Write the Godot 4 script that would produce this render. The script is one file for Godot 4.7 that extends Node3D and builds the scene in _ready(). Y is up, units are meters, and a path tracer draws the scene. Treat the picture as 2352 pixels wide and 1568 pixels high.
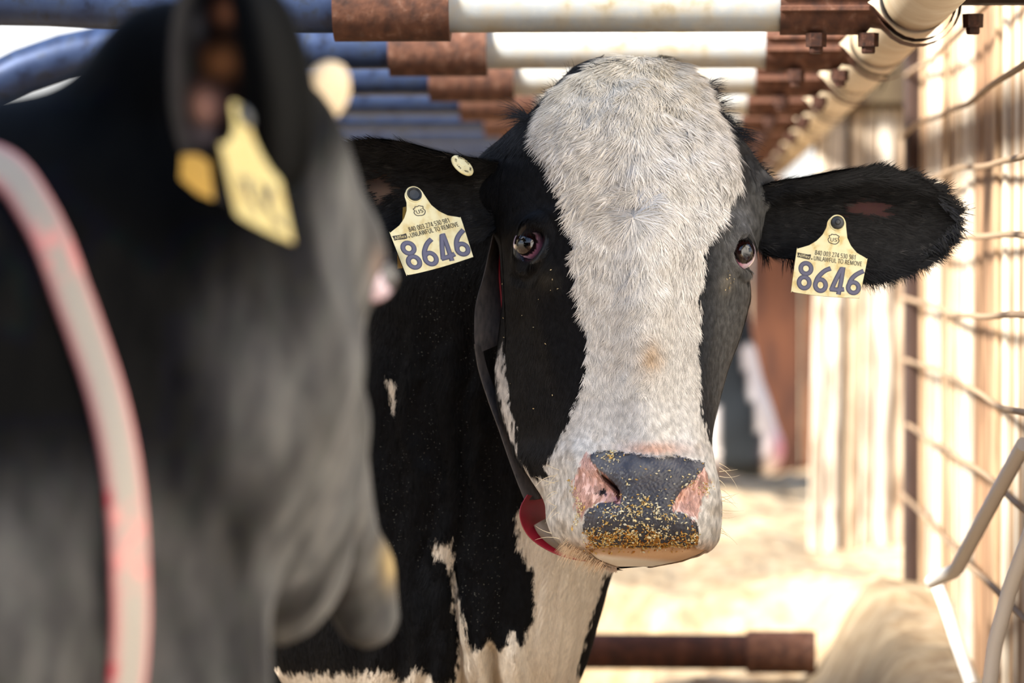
extends Node3D
# A dairy cow looking into the camera under freestall loops, a second cow close by on the left.

const F := 8544.0                 # focal length in pixels of the 2352 x 1568 frame
const CAM_H := 1.2
var cam_basis: Basis
var cam_at := Vector3(0, CAM_H, 0)
var rng := RandomNumberGenerator.new()
var noise := FastNoiseLite.new()
var noise_b := FastNoiseLite.new()
var M := {}

func _ready() -> void:
	rng.seed = 8646
	noise.seed = 11; noise.noise_type = FastNoiseLite.TYPE_SIMPLEX; noise.fractal_octaves = 3; noise.frequency = 1.0
	noise_b.seed = 29; noise_b.noise_type = FastNoiseLite.TYPE_SIMPLEX; noise_b.fractal_type = FastNoiseLite.FRACTAL_NONE; noise_b.frequency = 1.0
	cam_basis = Basis(Vector3.UP, atan(404.0 / F)) * Basis(Vector3.RIGHT, -atan(174.0 / F))
	var camera := Camera3D.new(); camera.name = "camera"
	add_child(camera)
	camera.transform = Transform3D(cam_basis, cam_at)
	camera.near = 0.05; camera.far = 400.0
	camera.fov = rad_to_deg(2.0 * atan(784.0 / F))
	var lens := CameraAttributesPhysical.new()
	lens.frustum_focal_length = 12.0 / (784.0 / F)
	lens.frustum_focus_distance = 3.98
	lens.exposure_aperture = 5.4
	camera.attributes = lens
	camera.fov = rad_to_deg(2.0 * atan(784.0 / F))
	camera.current = true
	var env := Environment.new()
	env.background_mode = Environment.BG_SKY
	var sky := Sky.new(); var sm := ProceduralSkyMaterial.new()
	sm.sky_top_color = Color(0.50, 0.62, 0.80); sm.sky_horizon_color = Color(0.97, 0.96, 0.93); sm.sky_curve = 0.16
	sm.ground_bottom_color = Color(0.55, 0.48, 0.40); sm.ground_horizon_color = Color(0.80, 0.74, 0.66)
	sm.sky_energy_multiplier = 1.0; sm.sun_angle_max = 1.0
	sky.sky_material = sm; env.sky = sky
	env.background_energy_multiplier = 0.50
	env.tonemap_mode = Environment.TONE_MAPPER_LINEAR
	env.tonemap_exposure = 3.45
	env.sdfgi_enabled = true; env.ssao_enabled = true; env.ssil_enabled = true
	var we := WorldEnvironment.new(); we.name = "world_environment"; we.environment = env; add_child(we)
	var sun := DirectionalLight3D.new(); sun.name = "sun"; add_child(sun)
	var dir := Vector3(0.70, -0.56, -0.45).normalized()
	sun.basis = Basis.looking_at(dir, Vector3.UP)
	sun.light_energy = 1.6; sun.light_color = Color(1.0, 0.99, 0.97); sun.light_angular_distance = 15.0; sun.shadow_enabled = true
	materials()
	build_setting()
	build_loops()
	build_main_cow()
	build_near_cow()
	build_far_cow()

# ---------------------------------------------------------------- helpers
func P(px: float, py: float, d: float) -> Vector3:
	return cam_at + cam_basis * Vector3((px - 1176.0) / F * d, (784.0 - py) / F * d, -d)

func lin(r: float, g: float, b: float) -> Color:
	return Color(r / 255.0, g / 255.0, b / 255.0).srgb_to_linear()

func numbered(n: String) -> String:
	if not has_node(NodePath(n)):
		return n
	var k := 1
	while has_node(NodePath("%s_%03d" % [n, k])):
		k += 1
	return "%s_%03d" % [n, k]

func tag(o: Node, label: String, category: String, group := "", kind := "") -> void:
	if label: o.set_meta("label", label)
	if category: o.set_meta("category", category)
	if group: o.set_meta("group", group)
	if kind: o.set_meta("kind", kind)

func thing(called: String, label: String, category: String, at := Vector3.ZERO, group := "") -> Node3D:
	var o := Node3D.new(); o.name = numbered(called); add_child(o); o.position = at
	tag(o, label, category, group)
	return o

func part(called: String, mesh: Mesh, mat: Material, parent: Node, at := Transform3D.IDENTITY, kind := "") -> MeshInstance3D:
	var o := MeshInstance3D.new(); o.name = called; o.mesh = mesh; o.material_override = mat; o.transform = at
	var n := called; var k := 1
	while parent.has_node(NodePath(n)):
		n = "%s_%03d" % [called, k]; k += 1
	o.name = n
	parent.add_child(o, true)
	if kind: o.set_meta("kind", kind)
	return o

func mat(r: float, g: float, b: float, rough := 0.8, metal := 0.0, tex: Texture2D = null, scale := 1.0) -> StandardMaterial3D:
	var m := StandardMaterial3D.new()
	m.albedo_color = Color(r / 255.0, g / 255.0, b / 255.0); m.roughness = rough; m.metallic = metal
	if tex:
		m.albedo_texture = tex; m.uv1_triplanar = true; m.uv1_world_triplanar = true; m.uv1_scale = Vector3.ONE * scale
	return m

func noise_tex(seed_: int, freq: float, cols: Array, size := 512, octaves := 4, stretch := Vector2.ONE) -> ImageTexture:
	# a seamless picture of mottled colour
	var nz := FastNoiseLite.new(); nz.seed = seed_; nz.noise_type = FastNoiseLite.TYPE_SIMPLEX; nz.fractal_octaves = octaves; nz.frequency = freq
	var g := Gradient.new()
	var offs := PackedFloat32Array(); var cs := PackedColorArray()
	for k in cols.size():
		offs.append(float(k) / (cols.size() - 1)); cs.append(cols[k])
	g.offsets = offs; g.colors = cs
	var small := nz.get_seamless_image(int(size / stretch.x), int(size / stretch.y))
	small.convert(Image.FORMAT_RF)
	small.resize(size, size, Image.INTERPOLATE_CUBIC)
	var im := Image.create(size, size, false, Image.FORMAT_RGB8)
	for y in size:
		for x in size:
			im.set_pixel(x, y, g.sample(small.get_pixel(x, y).r))
	return ImageTexture.create_from_image(im)

func c8(r: float, g: float, b: float) -> Color:
	return Color(r / 255.0, g / 255.0, b / 255.0)

func relief(m: StandardMaterial3D, tex: Texture2D, cm: float) -> void:
	m.heightmap_enabled = true; m.heightmap_texture = tex; m.heightmap_scale = cm

func materials() -> void:
	var galv := noise_tex(3, 0.012, [c8(88, 88, 92), c8(150, 160, 172), c8(176, 184, 190), c8(150, 128, 96)], 512, 5)
	var cream := noise_tex(5, 0.010, [c8(178, 160, 128), c8(208, 202, 190), c8(196, 204, 212), c8(226, 224, 218)], 512, 5)
	var rust := noise_tex(7, 0.016, [c8(66, 46, 38), c8(100, 66, 50), c8(126, 84, 62), c8(176, 148, 134)], 512, 5)
	var grain := noise_tex(9, 0.02, [c8(146, 128, 112), c8(212, 200, 186), c8(242, 236, 226)], 512, 5, Vector2(1, 6))
	var sand := noise_tex(13, 0.02, [c8(170, 142, 110), c8(206, 184, 152), c8(232, 216, 192)], 512, 6)
	var bumps := noise_tex(17, 0.03, [Color.BLACK, Color.WHITE], 512, 5)
	var dust := noise_tex(21, 0.02, [c8(150, 148, 150), c8(220, 216, 210), c8(255, 250, 240)], 512, 6, Vector2(1, 3))
	M.galv = mat(88, 104, 142, 0.42, 0.35, galv, 3.0)
	M.cream = mat(236, 232, 224, 0.6, 0.0, cream, 3.0)
	M.rust = mat(215, 208, 204, 0.85, 0.0, rust, 4.0); relief(M.rust, bumps, 0.06)
	M.pvc = mat(228, 216, 196, 0.55, 0.0, noise_tex(23, 0.015, [c8(225, 205, 175), c8(255, 250, 240)], 256, 4), 2.0)
	M.bolt = mat(150, 132, 118, 0.7, 0.3, rust, 12.0)
	M.sand = mat(255, 246, 230, 0.95, 0.0, sand, 1.3); relief(M.sand, bumps, 0.5)
	M.rail_low = mat(170, 140, 118, 0.8, 0.0, rust, 3.0)
	M.sand.vertex_color_use_as_albedo = true
	M.bar = mat(96, 88, 80, 0.7, 0.2, rust, 3.0)
	M.wood_dark = mat(66, 46, 37, 0.85, 0.0, grain, 2.0)
	M.wood_brown = mat(96, 53, 27, 0.85, 0.0, grain, 1.4)
	M.beam = mat(96, 82, 58, 0.85, 0.0, grain, 1.4)
	M.paint = mat(238, 232, 222, 0.9)
	M.roof = mat(70, 66, 62, 0.7)
	M.slats = []
	for c in [[238, 230, 216], [220, 202, 178], [194, 166, 134], [234, 218, 196], [168, 136, 106], [244, 238, 228]]:
		M.slats.append(mat(c[0], c[1], c[2], 0.8, 0.0, grain, 2.2))
	M.wire = mat(150, 124, 96, 0.7, 0.0)
	M.strap_grey = mat(246, 238, 226, 0.8)
	M.vc = StandardMaterial3D.new(); M.vc.vertex_color_use_as_albedo = true; M.vc.roughness = 0.62; M.vc.metallic_specular = 0.35
	M.skin = StandardMaterial3D.new(); M.skin.vertex_color_use_as_albedo = true; M.skin.roughness = 0.36; M.skin.metallic_specular = 0.45
	relief(M.skin, noise_tex(31, 0.05, [Color.BLACK, Color.WHITE], 512, 4), 0.03)
	M.skin.uv1_triplanar = true; M.skin.uv1_scale = Vector3.ONE * 9.0
	M.hide = StandardMaterial3D.new(); M.hide.vertex_color_use_as_albedo = true; M.hide.roughness = 0.7; M.hide.metallic_specular = 0.16
	M.hide.albedo_texture = dust; M.hide.uv1_triplanar = true; M.hide.uv1_scale = Vector3.ONE * 4.0
	M.coat = StandardMaterial3D.new(); M.coat.vertex_color_use_as_albedo = true; M.coat.roughness = 0.8; M.coat.metallic_specular = 0.15
	M.hair = StandardMaterial3D.new(); M.hair.vertex_color_use_as_albedo = true; M.hair.roughness = 0.6; M.hair.metallic_specular = 0.22
	M.eye = StandardMaterial3D.new(); M.eye.vertex_color_use_as_albedo = true; M.eye.roughness = 0.12; M.eye.clearcoat_enabled = true; M.eye.clearcoat = 1.0; M.eye.clearcoat_roughness = 0.02
	M.tag = mat(240, 233, 196, 0.45, 0.0, noise_tex(37, 0.012, [c8(214, 184, 120), c8(250, 244, 226), c8(255, 253, 244)], 256, 4), 16.0)
	M.tag_near = mat(190, 176, 116, 0.5, 0.0, M.tag.albedo_texture, 16.0)
	M.tag_gold = mat(214, 168, 70, 0.5)
	M.stud = mat(44, 46, 48, 0.4)
	M.ink = mat(62, 56, 48, 0.7)
	M.ink_edge = mat(80, 80, 98, 0.7)
	M.ink_fill = mat(102, 101, 122, 0.7)
	M.collar = mat(92, 86, 84, 0.75, 0.0, dust, 14.0)
	M.collar_red = mat(150, 22, 40, 0.5)
	M.collar_weight = mat(104, 88, 74, 0.7)
	M.collar_near = StandardMaterial3D.new(); M.collar_near.vertex_color_use_as_albedo = true; M.collar_near.roughness = 0.8
	M.whisker = mat(226, 206, 170, 0.5)

# ---------------------------------------------------------------- mesh builders
func arrays_mesh(v: PackedVector3Array, n: PackedVector3Array, idx: PackedInt32Array, col := PackedColorArray()) -> ArrayMesh:
	var a := []; a.resize(Mesh.ARRAY_MAX)
	a[Mesh.ARRAY_VERTEX] = v; a[Mesh.ARRAY_NORMAL] = n; a[Mesh.ARRAY_INDEX] = idx
	if col.size() > 0: a[Mesh.ARRAY_COLOR] = col
	var m := ArrayMesh.new(); m.add_surface_from_arrays(Mesh.PRIMITIVE_TRIANGLES, a)
	return m

class Buf:
	var v := PackedVector3Array()
	var n := PackedVector3Array()
	var c := PackedColorArray()
	var i := PackedInt32Array()

func buf_mesh(b: Buf) -> ArrayMesh:
	return arrays_mesh(b.v, b.n, b.i, b.c)

func smooth_normals(b: Buf, from := 0, ifrom := 0) -> void:
	b.n.resize(b.v.size())
	for k in range(from, b.v.size()): b.n[k] = Vector3.ZERO
	var t := ifrom
	while t < b.i.size():
		var i0 := b.i[t]; var i1 := b.i[t + 1]; var i2 := b.i[t + 2]
		var nn := (b.v[i2] - b.v[i0]).cross(b.v[i1] - b.v[i0])
		b.n[i0] += nn; b.n[i1] += nn; b.n[i2] += nn
		t += 3
	for k in range(from, b.v.size()): b.n[k] = b.n[k].normalized() if b.n[k].length_squared() > 1e-24 else Vector3.UP

# a grid of points, rows x cols, into the buffer; faces turn towards `out` side
func add_grid(b: Buf, pts: PackedVector3Array, cols: PackedColorArray, rows: int, ncol: int, wrap := false, flip := false) -> void:
	var base := b.v.size(); var ib := b.i.size()
	b.v.append_array(pts); b.c.append_array(cols)
	var last := ncol if wrap else ncol - 1
	for r in rows - 1:
		for c in last:
			var c2 := (c + 1) % ncol
			var a := base + r * ncol + c; var d := base + r * ncol + c2
			var e := a + ncol; var f := d + ncol
			if flip: b.i.append_array(PackedInt32Array([a, e, d, d, e, f]))
			else: b.i.append_array(PackedInt32Array([a, d, e, d, f, e]))
	smooth_normals(b, base, ib)

func tube(path: PackedVector3Array, r: float, seg := 14, r_end := -1.0, caps := true) -> ArrayMesh:
	var v := PackedVector3Array(); var n := PackedVector3Array(); var idx := PackedInt32Array()
	var up := Vector3.UP
	var side := Vector3.ZERO
	for k in path.size():
		var t := (path[mini(k + 1, path.size() - 1)] - path[maxi(k - 1, 0)]).normalized()
		if k == 0:
			if absf(t.dot(up)) > 0.9: up = Vector3.RIGHT
			side = t.cross(up).normalized()
		side = (side - t * side.dot(t)).normalized()
		var w := side.cross(t)
		var rr := r if r_end < 0 else lerpf(r, r_end, float(k) / (path.size() - 1))
		for s in seg:
			var a := TAU * s / seg
			var o := side * cos(a) + w * sin(a)
			v.append(path[k] + o * rr); n.append(o)
	for k in path.size() - 1:
		for s in seg:
			var a := k * seg + s; var b := k * seg + (s + 1) % seg
			idx.append_array(PackedInt32Array([a, b, a + seg, b, b + seg, a + seg]))
	if caps:
		for e in [0, path.size() - 1]:
			var t := (path[1] - path[0]).normalized() * -1.0 if e == 0 else (path[e] - path[e - 1]).normalized()
			var c := v.size(); v.append(path[e]); n.append(t)
			for s in seg: v.append(v[e * seg + s]); n.append(t)
			for s in seg:
				var p := c + 1 + s; var q := c + 1 + (s + 1) % seg
				if e == 0: idx.append_array(PackedInt32Array([c, q, p]))
				else: idx.append_array(PackedInt32Array([c, p, q]))
	return arrays_mesh(v, n, idx)

func lathe(profile: Array, seg := 24) -> ArrayMesh:   # profile of Vector2(radius, z), turned round the z axis
	var st := SurfaceTool.new(); st.begin(Mesh.PRIMITIVE_TRIANGLES)
	for k in profile.size() - 1:
		for s in seg:
			var a := TAU * s / seg; var b := TAU * (s + 1) / seg
			var p0: Vector2 = profile[k]; var p1: Vector2 = profile[k + 1]
			var A := Vector3(cos(a) * p0.x, sin(a) * p0.x, p0.y); var B := Vector3(cos(b) * p0.x, sin(b) * p0.x, p0.y)
			var C := Vector3(cos(a) * p1.x, sin(a) * p1.x, p1.y); var D := Vector3(cos(b) * p1.x, sin(b) * p1.x, p1.y)
			for q in [A, C, B, B, C, D]: st.set_smooth_group(-1); st.add_vertex(q)
	st.generate_normals()
	return st.commit()

func box(size: Vector3, bevel := 0.004) -> ArrayMesh:   # a box with chamfered edges, centred
	var st := SurfaceTool.new(); st.begin(Mesh.PRIMITIVE_TRIANGLES)
	var h := size / 2.0
	bevel = minf(bevel, minf(h.x, minf(h.y, h.z)) * 0.45)
	var pts := {}
	for sx in [-1, 1]:
		for sy in [-1, 1]:
			for sz in [-1, 1]:
				for ax in 3:
					var p := Vector3(sx * (h.x - (0.0 if ax == 0 else bevel)), sy * (h.y - (0.0 if ax == 1 else bevel)), sz * (h.z - (0.0 if ax == 2 else bevel)))
					pts[[sx, sy, sz, ax]] = p
	var quad := func(a: Vector3, b: Vector3, c: Vector3, d: Vector3):
		var nn := (c - a).cross(b - a)
		var o := (a + b + c + d)
		var l := [a, b, c, a, c, d] if nn.dot(o) > 0 else [a, c, b, a, d, c]
		st.set_smooth_group(-1)
		for q in l: st.set_smooth_group(-1); st.add_vertex(q)
	for s in [-1, 1]:
		quad.call(pts[[s, -1, -1, 0]], pts[[s, 1, -1, 0]], pts[[s, 1, 1, 0]], pts[[s, -1, 1, 0]])
		quad.call(pts[[-1, s, -1, 1]], pts[[1, s, -1, 1]], pts[[1, s, 1, 1]], pts[[-1, s, 1, 1]])
		quad.call(pts[[-1, -1, s, 2]], pts[[1, -1, s, 2]], pts[[1, 1, s, 2]], pts[[-1, 1, s, 2]])
		for s2 in [-1, 1]:
			quad.call(pts[[s, s2, -1, 0]], pts[[s, s2, 1, 0]], pts[[s, s2, 1, 1]], pts[[s, s2, -1, 1]])
			quad.call(pts[[s, -1, s2, 0]], pts[[s, 1, s2, 0]], pts[[s, 1, s2, 2]], pts[[s, -1, s2, 2]])
			quad.call(pts[[-1, s, s2, 1]], pts[[1, s, s2, 1]], pts[[1, s, s2, 2]], pts[[-1, s, s2, 2]])
			for s3 in [-1, 1]:
				var a: Vector3 = pts[[s, s2, s3, 0]]; var b: Vector3 = pts[[s, s2, s3, 1]]; var c: Vector3 = pts[[s, s2, s3, 2]]
				var l := [a, b, c] if (c - a).cross(b - a).dot(a) > 0 else [a, c, b]
				for q in l: st.set_smooth_group(-1); st.add_vertex(q)
	st.generate_normals()
	return st.commit()

func cr(a: float, b: float, c: float, d: float, t: float) -> float:
	return 0.5 * (2.0 * b + (c - a) * t + (2.0 * a - 5.0 * b + 4.0 * c - d) * t * t + (3.0 * b - a - 3.0 * c + d) * t * t * t)

# table lookup with linear interpolation: pairs [y, x, y, x, ...]
func lut(pairs: Array, lo: int, hi: int) -> PackedFloat32Array:
	var out := PackedFloat32Array()
	var k := 0
	for y in range(lo, hi + 1):
		while k + 3 < pairs.size() - 1 and y > pairs[k + 2]: k += 2
		var t: float = clampf((y - pairs[k]) / maxf(1e-3, pairs[k + 2] - pairs[k]), 0.0, 1.0)
		out.append(lerpf(pairs[k + 1], pairs[k + 3], t))
	return out

func poly(a: Array) -> PackedVector2Array:
	var p := PackedVector2Array()
	for k in range(0, a.size(), 2): p.append(Vector2(a[k], a[k + 1]))
	return p

func bent_line(a: Array, d: Array = []) -> PackedVector2Array:
	return poly(a)

func sample_line(p: PackedVector2Array, t: float) -> Vector2:   # smooth, by index
	var f := t * (p.size() - 1); var k := clampi(int(f), 0, p.size() - 2); f -= k
	var a := p[maxi(k - 1, 0)]; var b := p[k]; var c := p[k + 1]; var e := p[mini(k + 2, p.size() - 1)]
	return Vector2(cr(a.x, b.x, c.x, e.x, f), cr(a.y, b.y, c.y, e.y, f))

# ---------------------------------------------------------------- setting
func ground_h(x: float, z: float) -> float:
	var bed := -0.62 - 0.17 * (1.0 - smoothstep(0.20, 0.34, x)) * (1.0 - smoothstep(6.95, 7.4, -z))
	bed += 0.03 * noise.get_noise_2d(x * 2.0, z * 1.2) + 0.012 * noise.get_noise_2d(x * 9.0 + 5.0, z * 7.0)
	bed += 0.07 * exp(-pow((x - 0.36) / 0.16, 2.0) - pow((z + 6.2) / 0.6, 2.0))
	var on := maxf(smoothstep(-0.16, -0.06, x) * smoothstep(4.9, 5.2, -z), smoothstep(7.1, 7.4, -z))
	on *= 1.0 if -z < 14.0 else 1.0
	return CAM_H + lerpf(-1.2, bed, on)

func build_setting() -> void:
	var b := Buf.new()
	var xs := PackedFloat32Array(); var zs := PackedFloat32Array()
	for k in 60: xs.append(-30.0 + 28.0 * pow(k / 60.0, 0.6))
	for k in 110: xs.append(-2.0 + 3.0 * k / 110.0)
	for k in 30: xs.append(1.0 + 29.0 * pow(k / 29.0, 2.0))
	for k in 20: zs.append(12.0 - 14.0 * k / 20.0)
	for k in 260: zs.append(-2.0 - 10.0 * k / 260.0)
	for k in 60: zs.append(-12.0 - 110.0 * pow(k / 59.0, 2.2))
	var pts := PackedVector3Array(); var cs := PackedColorArray()
	for z in zs:
		for x in xs:
			pts.append(Vector3(x, ground_h(x, z), z))
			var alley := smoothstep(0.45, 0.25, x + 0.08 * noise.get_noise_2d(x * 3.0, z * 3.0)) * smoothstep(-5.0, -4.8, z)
			cs.append(Color.WHITE.lerp(Color(0.36, 0.32, 0.29), alley) * (1.0 - 0.38 * exp(-pow((x - 0.36) / 0.16, 2.0)) * smoothstep(-7.1, -6.6, z) * smoothstep(-4.6, -5.2, z)) * lerpf(0.50, 0.86, smoothstep(-0.35, 0.35, noise.get_noise_2d(x * 1.1 + 8.0, z * 0.8) + 0.4 * noise.get_noise_2d(x * 3.0, z * 2.4))))  # shade on the mound and sun-and-shadow bands are put into the sand colour
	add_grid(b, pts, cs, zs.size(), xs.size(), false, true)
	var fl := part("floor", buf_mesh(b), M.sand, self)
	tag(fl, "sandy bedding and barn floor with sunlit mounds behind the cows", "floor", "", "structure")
	# roof sheets added out of view, shaped so their shadow covers the cows
	var roof := Node3D.new(); roof.name = "added_ceiling"; add_child(roof)
	tag(roof, "added roof sheets out of view, shaped to shade the cows", "roof", "", "structure")
	for q in [[-3.3, -1.3, -3.3, -2.4], [-2.8, -1.3, -2.4, -1.6], [-3.6, -1.4, -1.6, -0.3], [-7.8, -2.6, -4.2, -3.31], [-7.8, -2.6, -5.1, -4.21]]:   # west, east, back, front
		part("shade_sheet", box(Vector3(q[1] - q[0], 0.06, q[3] - q[2] - 0.004), 0.01), M.roof, roof, Transform3D(Basis.IDENTITY, Vector3((q[0] + q[1]) / 2, 2.73, (q[2] + q[3]) / 2)))
	var wf := Node3D.new(); wf.name = "added_wall_front"; add_child(wf)  # unseen boards added to keep front-left sky off the cows
	tag(wf, "added dark boards behind the viewer that block front light", "wall", "", "structure")
	var blocker_board := box(Vector3(0.24, 2.7, 0.04), 0.006)
	for q in 25: part("board", blocker_board, M.wood_dark, wf, Transform3D(Basis.IDENTITY, Vector3(-3.1 + 0.245 * q, 1.35, 2.7)))
	var wl0 := Node3D.new(); wl0.name = "added_wall_left"; add_child(wl0)  # unseen boards added to darken the left side
	tag(wl0, "added dark boards beyond the near cow that block left sky light", "wall", "", "structure")
	var board := box(Vector3(0.04, 2.7, 0.24), 0.006)
	for q in 22: part("board", board, M.wood_dark, wl0, Transform3D(Basis.IDENTITY, Vector3(-3.3, 1.35, 4.9 - 0.245 * q)))
	var yw := Node3D.new(); yw.name = "bounce_wall"; add_child(yw)  # unseen white wall added to bounce light onto the right of the face
	tag(yw, "added white painted wall out of view on the right that bounces sunlight", "wall", "", "structure")
	var block := box(Vector3(0.12, 0.395, 0.595), 0.008)
	for r in 7:
		for q in 7: part("block", block, M.paint, yw, Transform3D(Basis.IDENTITY, Vector3(1.0, 0.2 + 0.4 * r, -0.2 - 0.6 * q + (0.3 if r % 2 else 0.0))))
	# slatted side wall with wire mesh
	var wr := Node3D.new(); wr.name = "wall_right"; add_child(wr)
	tag(wr, "pale vertical slat wall running back along the right side", "wall", "", "structure")
	var z := -4.25
	var slat_v := []
	for w in [0.062, 0.082, 0.05]: slat_v.append(box(Vector3(0.018, 1.9, w), 0.004))
	var k := 0
	while z > -6.9:
		var kind := rng.randi() % 3
		var w: float = [0.062, 0.082, 0.05][kind]
		var proud := rng.randf_range(-0.004, 0.008)
		part("slat", slat_v[kind], M.slats[rng.randi() % 6], wr, Transform3D(Basis(Vector3.UP, rng.randf_range(-0.08, 0.08)), Vector3(0.437 + proud, CAM_H - 0.05, z - w / 2)))
		z -= w + rng.randf_range(0.006, 0.02)
		k += 1
	part("backing_sheet", box(Vector3(0.012, 1.9, 2.66), 0.003), M.wood_brown, wr, Transform3D(Basis.IDENTITY, Vector3(0.462, CAM_H - 0.05, -5.58)))
	var post := part("fence_post", box(Vector3(0.05, 1.06, 0.10), 0.006), M.wood_dark, self, Transform3D(Basis.IDENTITY, Vector3(0.427, CAM_H - 0.13, -6.93)))
	tag(post, "dark brown wooden post at the far end of the slat wall", "post")
	# far slat panel
	var wb := Node3D.new(); wb.name = "wall_back"; add_child(wb)
	tag(wb, "sunlit white slat panel standing behind the dark post", "wall", "", "structure")
	var x := 0.278
	var pv := []
	for w in [0.026, 0.034, 0.03]: pv.append(box(Vector3(w, 1.0, 0.02), 0.003))
	k = 0
	var order := [0, 5, 1, 0, 5, 3, 0, 2, 5, 0, 1, 5]
	while x < 0.60:
		var kind := k % 3
		var w: float = [0.026, 0.034, 0.03][kind]
		part("slat", pv[kind], M.slats[order[k % 12]], wb, Transform3D(Basis(Vector3.FORWARD, 0.02 * (1.0 - k / 8.0)), Vector3(x + w / 2, CAM_H - 0.15, -8.3 + rng.randf_range(-0.006, 0.006))))
		x += w + (0.012 if k == 1 else 0.004)
		k += 1
	part("backing_sheet", box(Vector3(0.34, 1.0, 0.012), 0.003), M.wood_dark, wb, Transform3D(Basis.IDENTITY, Vector3(0.45, CAM_H - 0.15, -8.325)))
	var beam := part("roof_beam", box(Vector3(0.50, 0.16, 0.12), 0.01), M.beam, self, Transform3D(Basis.IDENTITY, Vector3(0.52, CAM_H + 0.43, -8.3)))
	tag(beam, "dark timber beam lying across the top of the white slat panel", "beam")
	# brown plank wall behind the third cow
	var wl := Node3D.new(); wl.name = "wall_plank"; add_child(wl)
	tag(wl, "brown vertical plank wall behind the third cow", "wall", "", "structure")
	x = -1.8
	var plank := box(Vector3(0.148, 0.95, 0.03), 0.006)
	var browns := [M.wood_brown, mat(104, 60, 32, 0.85, 0.0, M.wood_brown.albedo_texture, 1.4), mat(138, 82, 44, 0.85, 0.0, M.wood_brown.albedo_texture, 1.4)]
	k = 0
	while x < 0.75:
		part("plank", plank, browns[k % 3], wl, Transform3D(Basis.IDENTITY, Vector3(x + 0.075, CAM_H - 0.22, -11.2 + 0.012 * (k % 2))))
		x += 0.153; k += 1
	# wire mesh on the slat wall
	var wm := thing("wire_mesh", "rusty wire mesh stretched along the pale slat wall", "wire mesh", Vector3(0.40, CAM_H - 0.6, -5.0))
	var ys := [0.345, 0.238, 0.137, 0.034, -0.067, -0.173, -0.287, -0.424]
	for q in ys.size():
		var path := PackedVector3Array()
		for s in 46:
			var zz := -4.0 - 2.9 * s / 45.0
			var sag := 0.007 * sin(s * 0.17 + q * 1.7) + 0.0015 * sin(s * 0.5 + q)
			path.append(Vector3(0.4 + 0.006 * sin(s * 0.2 + q * 2.0), CAM_H + ys[q] + sag, zz) - wm.position)
		part("wire", tube(path, 0.0042, 8), M.wire, wm)
	for zz in [-5.9]:
		part("wire", tube(PackedVector3Array([Vector3(0.409, CAM_H + 0.42, zz) - wm.position, Vector3(0.405, CAM_H - 0.1, zz + 0.02) - wm.position, Vector3(0.409, CAM_H - 0.58, zz) - wm.position]), 0.0032, 8), M.wire, wm)
	# loose straps
	var straps := [[[2352, 1020, 4.42, 2270, 1170, 4.6, 2195, 1310, 4.8, 2140, 1335, 5.1], "loose grey strap hanging slack across the wire mesh"],
		[[2380, 1190, 4.3, 2320, 1350, 4.38, 2285, 1480, 4.42, 2270, 1600, 4.45], "loose grey strap hanging lowest beside the frame edge"],
		[[2150, 1335, 5.3, 2175, 1400, 5.2, 2200, 1480, 5.1, 2235, 1580, 5.0], "loose grey strap slanting down from the dark post foot"]]
	for s in straps:
		var path := PackedVector3Array()
		for q in 24:
			var f := q / 23.0 * 3.0; var i := mini(int(f), 2); f -= i
			var a: Array = s[0]
			path.append(P(lerpf(a[i * 3], a[i * 3 + 3], f), lerpf(a[i * 3 + 1], a[i * 3 + 4], f), lerpf(a[i * 3 + 2], a[i * 3 + 5], f)))
		var o := part("loose_strap", tube(path, 0.0095, 10), M.strap_grey, self)
		tag(o, s[1], "strap")
	# pale mounting pipe
	var pp := PackedVector3Array([Vector3(0.27, CAM_H + 0.3185, -2.6), Vector3(0.27, CAM_H + 0.3185, -9.0), Vector3(0.27, CAM_H + 0.3185, -16.0)])
	var pipe := part("mounting_pipe", tube(pp, 0.0435, 32), M.pvc, self)
	tag(pipe, "cream painted mounting pipe running back overhead along the clamps", "pipe")

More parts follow.
